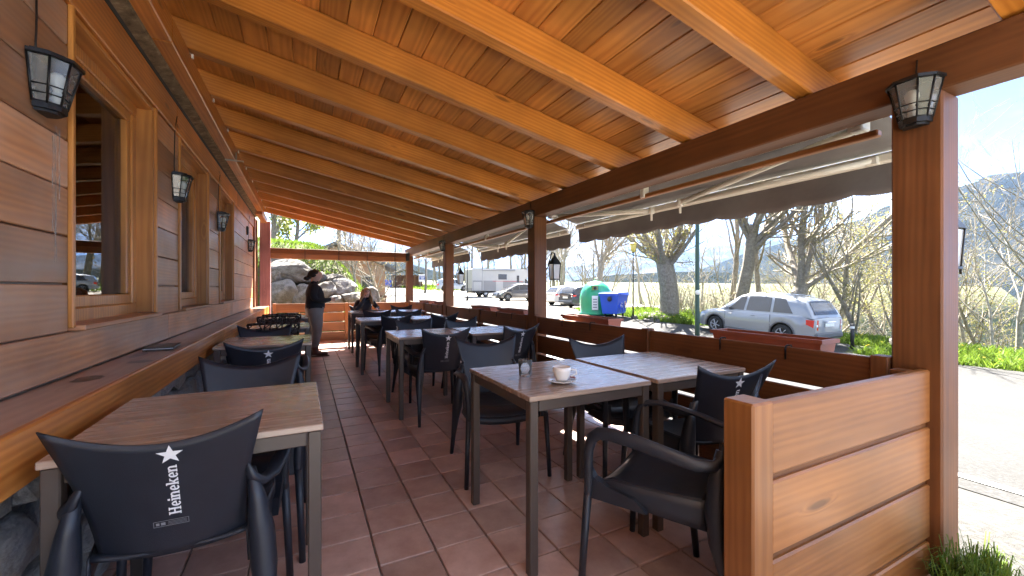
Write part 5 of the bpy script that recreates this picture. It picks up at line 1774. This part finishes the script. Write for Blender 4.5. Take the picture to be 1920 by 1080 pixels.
M['boulder'] = speckle('granite_boulder', [(.25, (.045, .041, .036)), (.5, (.115, .105, .093)), (.75, (.22, .21, .195))], 3.2, bump=.9, dist=.06,
                       big=[(1.1, (.12, .10, .07), .7), (2.6, (.26, .25, .24), .5)])
BOULD = [(517, 488, 52, 44, 13.0), (548, 512, 88, 54, 12.6), (519, 519, 38, 36, 12.3), (531, 558, 64, 74, 12.1), (569, 560, 44, 62, 12.2),
         (608, 552, 62, 60, 12.3), (597, 522, 50, 36, 12.9), (641, 546, 62, 46, 12.6), (627, 527, 52, 30, 13.1), (664, 562, 48, 42, 12.2), (549, 583, 34, 20, 11.9),
         (698, 563, 40, 50, 12.4), (630, 572, 44, 34, 12.0), (594, 582, 36, 26, 11.9)]
BL = ['grey boulder at the upper left end of the rock bank', 'broad pale boulder lying across the rock bank', 'small boulder beside the plum post in the rock bank',
      'largest upright boulder beside the plum post', 'tall boulder just left of the standing woman', 'rounded boulder just right of the standing woman',
      'boulder behind the standing woman head', 'pale boulder between the two women, upper row', 'low flat boulder under the grass right of the standing woman',
      'boulder at the foot of the bank near the seated woman', 'small stone wedged under the largest boulder', 'pale boulder right of the seated woman',
      'small boulder low between the two women', 'small stone behind the standing woman waist']
for k, (px, py, w, h, d) in enumerate(BOULD):
    x, y = world_at(px, d)
    z = CAM_H - (py - 541) * d / 772
    bm = bmesh.new(); bmesh.ops.create_icosphere(bm, subdivisions=4, radius=1)
    rr = random.Random(200 + k)
    planes = [(Vector((rr.gauss(0, 1), rr.gauss(0, 1), rr.gauss(0, .8))).normalized(), rr.uniform(.55, .86)) for _ in range(13)]
    off = Vector((rr.uniform(0, 50), 0, 0))
    for v in bm.verts:
        p = v.co.copy()
        for n_, dd in planes:
            q = p.dot(n_)
            if q > dd: p -= n_ * (q - dd) * .97
        p *= 1 + .07 * mnoise.fractal(p * 2.6 + off, .8, 2.0, 4)
        v.co = p
    me = bpy.data.meshes.new('boulder'); bm.to_mesh(me); bm.free()
    for p in me.polygons: p.use_smooth = True
    me.materials.append(M['boulder'])
    o = link('boulder', me, None, (x, y + .15, z), (rr.uniform(-.2, .2), rr.uniform(-.2, .2), rr.uniform(0, 6)))
    sx, sz = w / 2 * d / 772 * 1.02, h / 2 * d / 772 * 1.04
    o.scale = (sx, sx, sz); o.rotation_euler = (rr.uniform(-.12, .12), rr.uniform(-.12, .12), rr.uniform(-.5, .5))
    tag(o, BL[k], 'boulder', 'boulders of the rock bank')

# ---- grass
M['grass'] = leafmat('grass_blades', (.07, .13, .014), (.15, .22, .026), .45)
M['flower'] = flat('dandelion', (.75, .52, .02), .6)
def grass_patch(name, label, n, pick_xy, h0, h1, w, seed, flowers=0):
    rr = random.Random(seed); mb = MB()
    for _ in range(n):
        x, y = pick_xy(rr); z = ground_z(x, y) - .02
        a = rr.uniform(0, 2 * PI); h = rr.uniform(h0, h1); lean = rr.uniform(.1, .6) * h
        c_, s_ = math.cos(a), math.sin(a); b = rr.uniform(0, 2 * PI); ww = w * rr.uniform(.6, 1.4)
        mb.add([(x - c_ * ww, y - s_ * ww, z), (x + c_ * ww, y + s_ * ww, z), (x + math.cos(b) * lean + c_ * ww * .5, y + math.sin(b) * lean + s_ * ww * .5, z + h * .7), (x + math.cos(b) * lean * 1.7, y + math.sin(b) * lean * 1.7, z + h)],
               [(0, 1, 2), (0, 2, 3)], 0, True)
    for _ in range(flowers):
        x, y = pick_xy(rr); z = ground_z(x, y) + h1 * .8
        mb.lathe([(0, .012), (.03, .008), (.022, -.006), (0, -.008)], (x, y, z), 6, 1)
    o = mb.build(name, [M['grass'], M['flower']], kind='stuff')
    o['label'] = label
def verge_xy(rr):
    while True:
        y = rr.uniform(-3, 20.5); e = road_edge(y) + .05
        x = e + 5.5 * rr.random() ** 1.5
        if 6.6 < y < 12.4 and x < 17.4: continue
        if mnoise.noise(Vector((x * .8, y * .8, 0))) < -.42: continue
        return x, y
grass_patch('verge_grass', 'bright green spring grass along the far roadside', 26000, verge_xy, .10, .32, .016, 5, 160)
def bank_xy(rr):
    return rr.uniform(-2.5, 3.2), 12.7 + 8 * rr.random() ** 1.4
grass_patch('bank_grass', 'bright green grass on the bank above the boulders', 22000, bank_xy, .05, .15, .014, 6, 30)
def far_xy(rr):
    return rr.uniform(14.7, 22), rr.uniform(56, 84)
grass_patch('far_grass', 'green grass strip beyond the road by the blue sign', 3500, far_xy, .2, .5, .05, 9)
tf = thing('grass_tuft', 'tuft of green grass at the foot of the near post', 'plant', (2.30, .60, -.08))
mb = MB(); rr = random.Random(2)
for _ in range(620):
    a = rr.uniform(0, 2 * PI); r0 = rr.uniform(0, .13); b = rr.uniform(0, 2 * PI); h = rr.uniform(.16, .28)
    x, y = r0 * math.cos(a) * 1.45, r0 * math.sin(a) * .8
    ox, oy = math.cos(b), math.sin(b); ln = rr.uniform(.02, .07)
    w = .0042
    pts = [(x, y, 0), (x + ox * ln * .35, y + oy * ln * .35, h * .6), (x + ox * ln, y + oy * ln, h), (x + ox * ln * 1.7, y + oy * ln * 1.7, h * .93)]
    vs = []
    for i, p in enumerate(pts):
        q = w * (1 - i / 3.3); vs += [(p[0] - oy * q, p[1] + ox * q, p[2]), (p[0] + oy * q, p[1] - ox * q, p[2])]
    mb.add(vs, [(0, 1, 3, 2), (2, 3, 5, 4), (4, 5, 7, 6)], 0, True)
mb.build('blades', M['grass'], tf)
MB().lathe([(0, .0), (.09, .0), (.12, .05), (.0, .09)], (0, 0, -.03), 10).build('root_clump', M['soil'], tf)

M['rubble'] = M['boulder']
mb = MB(); rr = random.Random(12)
for _ in range(110):
    x, y = world_at(rr.gauss(1222, 16), rr.gauss(20.3, .7)); s = rr.uniform(.05, .16)
    q = [V(rr.uniform(.7, 1.1) * a, rr.uniform(.7, 1.1) * b, rr.uniform(.5, .9) * c) * s for a in (-1, 1) for b in (-1, 1) for c in (-1, 1)]
    mb.add([p + V(x, y, ground_z(x, y) + .05) for p in q], [(0, 1, 3, 2), (4, 6, 7, 5), (0, 4, 5, 1), (2, 3, 7, 6), (0, 2, 6, 4), (1, 5, 7, 3)])
o = mb.build('rubble', M['boulder'], kind='stuff'); o['label'] = 'small pile of pale rubble in the roadside grass'

# ---- trees
M['bark'] = speckle('grey_brown_bark', [(.3, (.11, .095, .078)), (.55, (.23, .205, .17)), (.75, (.38, .345, .29))], 9, bump=.8, dist=.03)
M['bark_pale'] = speckle('pale_bark', [(.3, (.15, .135, .11)), (.55, (.28, .26, .22)), (.75, (.42, .39, .34))], 9, bump=.5, dist=.02)
M['twig'] = flat('twigs', (.25, .215, .165), .8, var=.2)
M['bud'] = leafmat('pale_green_buds', (.17, .165, .045), (.29, .27, .085), .5)
M['leaf'] = leafmat('fresh_leaves', (.16, .20, .02), (.30, .32, .04), .5)
M['leaf_brown'] = leafmat('dry_leaves', (.14, .10, .05), (.22, .18, .08), .3)

def rand_perp(d, rr):
    a = d.orthogonal().normalized(); b = d.cross(a); th = rr.uniform(0, 2 * PI)
    return a * math.cos(th) + b * math.sin(th)
def branch(tr, cr, p, d, L, r, lev, maxlev, rr, cfg):
    n = 5 if lev == 0 else (4 if lev == 1 else 3)
    pts, rad = [p.copy()], [r]
    tip = cfg.get('tip', .45)
    for i in range(n):
        d = (d + rand_perp(d, rr) * cfg['wob'] * rr.uniform(.3, 1) + V(0, 0, 1) * cfg['up'] * (0 if lev == 0 else 1)).normalized()
        p = p + d * (L / n); pts.append(p.copy()); rad.append(max(.004, r * (1 - (1 - tip) * (i + 1) / n)))
    mb = tr if lev <= cfg.get('trunk_lev', 1) else cr
    mb.tube(pts, rad, (9, 6, 4, 3, 3)[lev], 0, False)
    if lev == maxlev:
        for _ in range(cfg['leaves']):
            i = rr.randint(1, n); q = pts[i] + Vector((rr.gauss(0, 1), rr.gauss(0, 1), rr.gauss(0, 1))) * cfg['lspread']
            s = cfg['lsize'] * rr.uniform(.5, 1.3)
            a = Vector((rr.gauss(0, 1), rr.gauss(0, 1), rr.gauss(0, 1))).normalized() * s; b = a.orthogonal().normalized() * s * .6
            cr.add([q - a, q + b, q + a, q - b], [(0, 1, 2, 3)], 1)
        return
    k = cfg['kids'][lev]
    for c in range(k):
        f = cfg['start'][lev] + (1 - cfg['start'][lev]) * (c + rr.random()) / k
        f = min(.999, f); i = int(f * n); q = pts[i].lerp(pts[i + 1], f * n - i)
        td = (pts[i + 1] - pts[i]).normalized()
        nd = (td * math.cos(cfg['ang'][lev]) + rand_perp(td, rr) * math.sin(cfg['ang'][lev]) * rr.uniform(.7, 1.2)).normalized()
        branch(tr, cr, q, nd, L * cfg['len'][lev] * rr.uniform(.65, 1.15), rad[i] * cfg['thin'] * rr.uniform(.7, 1), lev + 1, maxlev, rr, cfg)
CFG = dict(wob=.16, up=.10, kids=(7, 6, 5), start=(.35, .25, .2), ang=(R(42), R(45), R(42)), len=(.55, .55, .5), thin=.58, leaves=2, lsize=.035, lspread=.06)
def tree_meshes(seed, L, r, cfg, bark='bark', leaf='bud', d0=(0, 0, 1), maxlev=3):
    rr = random.Random(seed); tr, cr = MB(), MB()
    branch(tr, cr, V(0, 0, -.3), Vector(d0).normalized(), L, r, 0, maxlev, rr, cfg)
    return tr.mesh('trunk', M[bark]), cr.mesh('crown', [M['twig'], M[leaf]])
TM = {
    'tall': tree_meshes(1, 8.5, .15, {**CFG, 'kids': (9, 6, 5)}),
    'tall2': tree_meshes(2, 9.5, .13, {**CFG, 'kids': (10, 6, 4), 'ang': (R(35), R(42), R(40))}),
    'fork': tree_meshes(3, 5.2, .34, {**CFG, 'kids': (7, 7, 6), 'start': (.62, .2, .2), 'len': (.85, .5, .5), 'ang': (R(38), R(48), R(45)), 'tip': .7}),
    'pollard': tree_meshes(4, 3.6, .48, {**CFG, 'kids': (13, 7, 6), 'start': (.72, .15, .15), 'len': (.75, .45, .45), 'ang': (R(55), R(50), R(45)), 'tip': .85, 'leaves': 7, 'lsize': .042, 'lspread': .09, 'thin': .33, 'up': .13}),
    'slim': tree_meshes(5, 7.0, .075, {**CFG, 'kids': (8, 5, 4), 'wob': .22, 'leaves': 2}, 'bark_pale'),
    'slim2': tree_meshes(6, 6.0, .065, {**CFG, 'kids': (9, 5, 4), 'wob': .26, 'ang': (R(50), R(45), R(42)), 'leaves': 3}, 'bark_pale'),
    'lean': tree_meshes(7, 2.6, .40, {**CFG, 'kids': (5, 8, 5), 'start': (.7, .2, .2), 'len': (2.1, .42, .5), 'ang': (R(40), R(45), R(45)), 'tip': .75, 'up': .12, 'wob': .14}, d0=(.55, .1, .8)),
    'leafy': tree_meshes(8, 5.2, .12, {**CFG, 'kids': (9, 6, 5), 'start': (.1, .2, .2), 'wob': .2, 'leaves': 8, 'lsize': .036, 'lspread': .10, 'ang': (R(40), R(45), R(45))}, 'bark', 'bud'),
    'shrub': tree_meshes(9, 2.6, .05, {**CFG, 'kids': (12, 6, 4), 'start': (.02, .1, .1), 'len': (.8, .5, .5), 'wob': .25, 'leaves': 2}, 'bark_pale', 'leaf_brown'),
    'green': tree_meshes(10, 3.6, .12, {**CFG, 'kids': (9, 7, 6), 'start': (.15, .2, .2), 'leaves': 14, 'lsize': .075, 'lspread': .16}, 'bark', 'leaf'),
    'sprig': tree_meshes(11, 9.0, .13, {**CFG, 'kids': (11, 8, 5), 'ang': (R(55), R(50), R(45)), 'len': (.6, .5, .5), 'leaves': 2, 'lsize': .028, 'wob': .2}, 'bark_pale', 'leaf_brown'),
}
def plant_tree(kind, x, y, s, rz, label, group=None, name='bare_tree', cat='tree', tilt=0, sink=0):
    t = thing(name, label, cat, (x, y, ground_z(x, y) - sink), rz, group)
    if tilt: t.rotation_euler = (tilt, 0, rz)
    t.scale = (s, s, s)
    link('trunk', TM[kind][0], t); link('crown', TM[kind][1], t)
    return t
def tree_px(kind, px, d, s, rz, label, group=None, **kw):
    x, y = world_at(px, d)
    return plant_tree(kind, x, y, s, rz, label, group, **kw)
tree_px('pollard', 1256, 21.0, 1.0, 1.0, 'stout pollarded tree with yellow green head of shoots, behind the street lamp', name='pollarded_tree')
tree_px('fork', 1384, 21.5, 1.0, 2.2, 'thick forked bare tree behind the silver car bonnet')
tree_px('tall', 1436, 23.5, 1.15, .5, 'tall bare tree right of the thick forked tree')
tree_px('lean', 1462, 19.6, 1.0, -.35, 'leaning tree with long arching limbs above the silver car roof', name='leaning_tree')
tree_px('fork', 1120, 33.0, .85, 4.0, 'curved bare tree above the green bottle bank')
tree_px('tall2', 1662, 25.0, 1.2, 1.2, 'upright bare trunk beside the near post, behind the leafy thicket')
tree_px('leafy', 1610, 18.4, 1.0, .3, 'leafy yellow green bush behind the silver car tail', name='leafy_bush', cat='bush')
tree_px('leafy', 1562, 21.0, 1.05, 2.1, 'leafy yellow green bush above the silver car tailgate', name='leafy_bush', cat='bush')
tree_px('leafy', 1668, 19.5, 1.15, 4.1, 'leafy bush touching the near post edge', name='leafy_bush', cat='bush')
tree_px('sprig', 1895, 16.2, .82, 1.4, 'tall twiggy tree with small buds against blue sky at far right', name='budding_tree')
tree_px('sprig', 1815, 20.5, .75, 3.4, 'twiggy budding tree just right of the near post', name='budding_tree')
tree_px('slim', 1868, 18.2, .95, .9, 'pale slanting sapling on the verge at far right', tilt=R(-14))
tree_px('leafy', 1850, 20.5, 1.0, 1.1, 'yellow green bush low behind the verge right of the near post', name='leafy_bush', cat='bush')
tree_px('tall', 640, 21.0, .85, 2.9, 'pale bare tree on the bank left of the seated woman', sink=.3)
tree_px('shrub', 668, 14.6, .95, .2, 'tangle of pale bare shoots behind the seated woman', name='bare_shrub', cat='shrub')
tree_px('shrub', 700, 15.2, .85, 1.9, 'pale bare shrub right of the seated woman', name='bare_shrub', cat='shrub')
tree_px('slim2', 655, 17.0, .8, 5.0, 'thin pale sapling on the grassy bank')
tree_px('green', 512, 18.5, 1.0, .6, 'fresh yellow green tree beyond the plum post', name='leafy_tree', sink=.0)
tree_px('green', 552, 21.5, .95, 2.6, 'fresh yellow green tree right of its neighbour above the tie beam', name='leafy_tree', sink=.2)
tree_px('tall', 797, 50.0, 1.05, 3.3, 'bare tree trunk beside the blue information sign')
tree_px('fork', 838, 74.0, 1.2, .9, 'bare tree beyond the third roof post')
rt = random.Random(77)
GA, GB = 'bare trees of the roadside wood', 'bare trees beyond the car park'
n_put = 0
for k in range(400):
    if n_put >= 44: break
    px = rt.uniform(1130, 1960); d = rt.uniform(21, 46)
    x, y = world_at(px, d)
    if x < road_edge(y) + 3.2 or (y > 19 and x < 25.5): continue
    kind = rt.choice(['tall', 'tall2', 'slim', 'slim2', 'slim', 'slim2', 'sprig']) if px < 1720 else rt.choice(['slim', 'slim2', 'leafy'])
    plant_tree(kind, x, y, rt.uniform(.8, 1.25) * (1 if px < 1720 else .62), rt.uniform(0, 6.28), 'one of many bare trees in the wood across the road', GA, tilt=rt.uniform(-.12, .12))
    n_put += 1
n_put = 0
for k in range(400):
    if n_put >= 44: break
    px = rt.uniform(640, 1160); d = rt.uniform(46, 105)
    x, y = world_at(px, d)
    if x < 25 and not (y > 82 or x < -2 and y > 40) : continue
    kind = rt.choice(['tall', 'tall2', 'tall', 'sprig'])
    plant_tree(kind, x, y, rt.uniform(1.0, 1.6), rt.uniform(0, 6.28), 'one of many bare trees beyond the car park and road', GB)
    n_put += 1
# undergrowth: a mass of thin shoots nobody could count
mb = MB(); rr = random.Random(31)
cnt = 0
while cnt < 1800:
    px = rr.uniform(1130, 2000); d = rr.uniform(19.5, 34)
    x, y = world_at(px, d)
    if x < road_edge(y) + 2.6 or (y > 19 and x < 25): continue
    cnt += 1
    h = rr.uniform(.6, 2.5); b = rr.uniform(0, 6.28); ln = rr.uniform(.1, .6) * h
    p0 = V(x, y, ground_z(x, y) - .1)
    p1 = p0 + V(math.cos(b) * ln * .35, math.sin(b) * ln * .35, h * .55); p2 = p0 + V(math.cos(b) * ln, math.sin(b) * ln, h)
    w = rr.uniform(.008, .022)
    mb.tube([p0, p1, p2], [w, w * .7, w * .3], 3, 0, False)
    for q in range(3):
        f = rr.uniform(.4, 1); s0 = p0.lerp(p2, f); a = rr.uniform(0, 6.28)
        mb.tube([s0, s0 + V(math.cos(a) * .4, math.sin(a) * .4, .35) * rr.uniform(.5, 1.2)], [w * .5, w * .25], 3, 0, False)
    if rr.random() < .55:
        for q in range(4):
            c0 = p0.lerp(p2, rr.uniform(.3, 1)) + V(rr.gauss(0, .1), rr.gauss(0, .1), 0); s = rr.uniform(.03, .07)
            a = V(rr.gauss(0, 1), rr.gauss(0, 1), rr.gauss(0, 1)).normalized() * s; b_ = a.orthogonal().normalized() * s * .6
            mb.add([c0 - a, c0 + b_, c0 + a, c0 - b_], [(0, 1, 2, 3)], 1)
o = mb.build('undergrowth', [M['twig'], M['bud']], kind='stuff'); o['label'] = 'tangle of bare shoots and buds below the roadside trees'
# woodpile log by the verge
lg = thing('cut_log', 'short brown cut log lying in the grass behind the silver car', 'log', (17.6, 6.3, ground_z(17.6, 6.3) + .22), R(35))
MB().tube([(-.45, 0, 0), (-.1, .02, .02), (.45, 0, 0)], [.27, .28, .25], 12).build('log_body', M['bark'], lg)
MB().tube([(-.1, 0, .2), (-.2, .1, .42)], [.09, .06], 8).build('branch_stub', M['bark'], lg)

# ---- chalet above the bank
ch = thing('chalet', 'brown timber chalet with grey pitched roof above the grassy bank', 'chalet', (2.4, 33.5, ground_z(2.4, 33.5) - 1.3), R(-8))
hb = 0
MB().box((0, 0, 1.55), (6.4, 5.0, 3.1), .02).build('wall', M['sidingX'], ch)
rf = MB().prism([(-3.9, 2.85), (0, 4.55), (3.9, 2.85), (3.9, 3.05), (0, 4.78), (-3.9, 3.05)], -3.2, 3.2, 'Y').build('roof', M['grey_trim'], ch)
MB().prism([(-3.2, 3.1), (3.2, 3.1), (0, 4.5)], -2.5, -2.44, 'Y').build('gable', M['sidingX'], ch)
MB().box((1.2, .6, 4.6), (.5, .5, .9), .02).build('chimney', M['plaster'], rf)
for x in (-1.9, .1, 2.0):
    w = MB().box((x, -2.52, 1.9), (.9, .06, 1.1), .01).build('window', M['plaster'], ch)
    MB().box((x, -2.56, 1.9), (.72, .03, .92)).build('pane', M['dark_window'], w)
MB().box((0, -3.0, 1.0), (6.6, .08, .12), .01).build('balcony_rail', M['beamX'], ch)
for x in (-3.2, -1.6, 0, 1.6, 3.2):
    MB().box((x, -3.0, .5), (.12, .12, 1.0), .01).build('balcony_post', M['beamZ'], ch)

# ---- mountains
M['mountain'] = speckle('wooded_mountain', [(.3, (.007, .010, .008)), (.5, (.014, .016, .012)), (.72, (.036, .034, .028))], .012, bump=.15, dist=20, detail=12, spec=0)
M['mountain_far'] = speckle('far_mountain', [(.3, (.012, .015, .012)), (.52, (.03, .03, .026)), (.64, (.08, .08, .08)), (.76, (.30, .31, .32))], .0035, bump=.3, dist=60, detail=12, spec=0)
def ridge(name, label, D, tops, mat, seed, rough=.10, na=150, nr=26, depth=.55):
    mb = MB()
    a0, a1 = tops[0][0], tops[-1][0]
    vs = []
    for j in range(nr + 1):
        for i in range(na + 1):
            px = a0 + (a1 - a0) * i / na
            k = (px - 960) / 772; phi = math.atan(k); az = YAW + phi
            top = lerp_table(tops, px)
            H = CAM_H + D * math.cos(phi) * (541 - top) / 772
            f = j / nr                       # 0 foot .. .7 crest .. 1 behind
            dist = D * (1 - depth) + D * depth * (f / .7)
            g = (f / .7) ** 1.25 if f <= .7 else 1 - (f - .7) * 1.6
            p = Vector((math.sin(az) * dist, math.cos(az) * dist, 0))
            n_ = mnoise.fractal(p * (3.2 / D) * 2 + Vector((seed, 0, 0)), .9, 2.1, 6)
            rdg = 1 - abs(mnoise.noise(p * (5.0 / D) + Vector((0, seed, 0))))
            w = smoothstep(0, .35, f)
            z = -D * .035 * (1 - g) * (1 if f < .7 else 0) + H * g + H * rough * w * n_ * (.6 if .6 < f < .8 else 1) + H * .10 * (rdg - .75) * w * (1 - smoothstep(.55, .7, f))
            vs.append((p.x, p.y, z))
    fs = [(j * (na + 1) + i, j * (na + 1) + i + 1, (j + 1) * (na + 1) + i + 1, (j + 1) * (na + 1) + i) for j in range(nr) for i in range(na)]
    mb.add(vs, fs, 0, True)
    o = mb.build(name, mat); structure(o, label)
    return o
ridge('mountain', 'dark wooded mountain rising on the right', 1900,
      [(1240, 530), (1330, 498), (1400, 474), (1450, 460), (1520, 438), (1560, 424), (1610, 408), (1660, 385), (1720, 368), (1800, 350), (1860, 326), (1920, 316), (2050, 300), (2300, 290), (2700, 330)], M['mountain'], 3.1)
ridge('far_mountain', 'distant blue mountains with snow patches', 5200,
      [(300, 500), (480, 478), (600, 470), (690, 462), (740, 470), (800, 488), (880, 500), (960, 503), (1040, 500), (1095, 497), (1130, 490), (1180, 484), (1260, 470), (1340, 462), (1420, 452), (1520, 450), (1640, 470), (1800, 480)], M['mountain_far'], 9.7, .07, 170)
ridge('wooded_hill', 'blue wooded hillside beyond the road', 900,
      [(560, 505), (640, 492), (700, 486), (760, 492), (830, 512), (930, 524), (1060, 528), (1120, 520), (1200, 512), (1300, 508), (1400, 512), (1520, 525)], M['mountain'], 5.5, .10, 120, 20)

# ---- haze: one closed box of pale even air round everything
hz = MB().box((0, 0, 0), (15000, 15000, 1700)).build('haze', bpy.data.materials.new('haze_air'), None, (1500, 2500, 680))
hz['kind'] = 'stuff'; hz['label'] = 'thin blue haze in the valley air'
hm = hz.data.materials[0]; hm.use_nodes = True
hm.node_tree.nodes.clear()
ho = hm.node_tree.nodes.new('ShaderNodeOutputMaterial'); hv = hm.node_tree.nodes.new('ShaderNodeVolumePrincipled')
hv.inputs['Color'].default_value = (.30, .52, 1.0, 1); hv.inputs['Density'].default_value = .000045; hv.inputs['Anisotropy'].default_value = .2
hm.node_tree.links.new(hv.outputs[0], ho.inputs['Volume'])
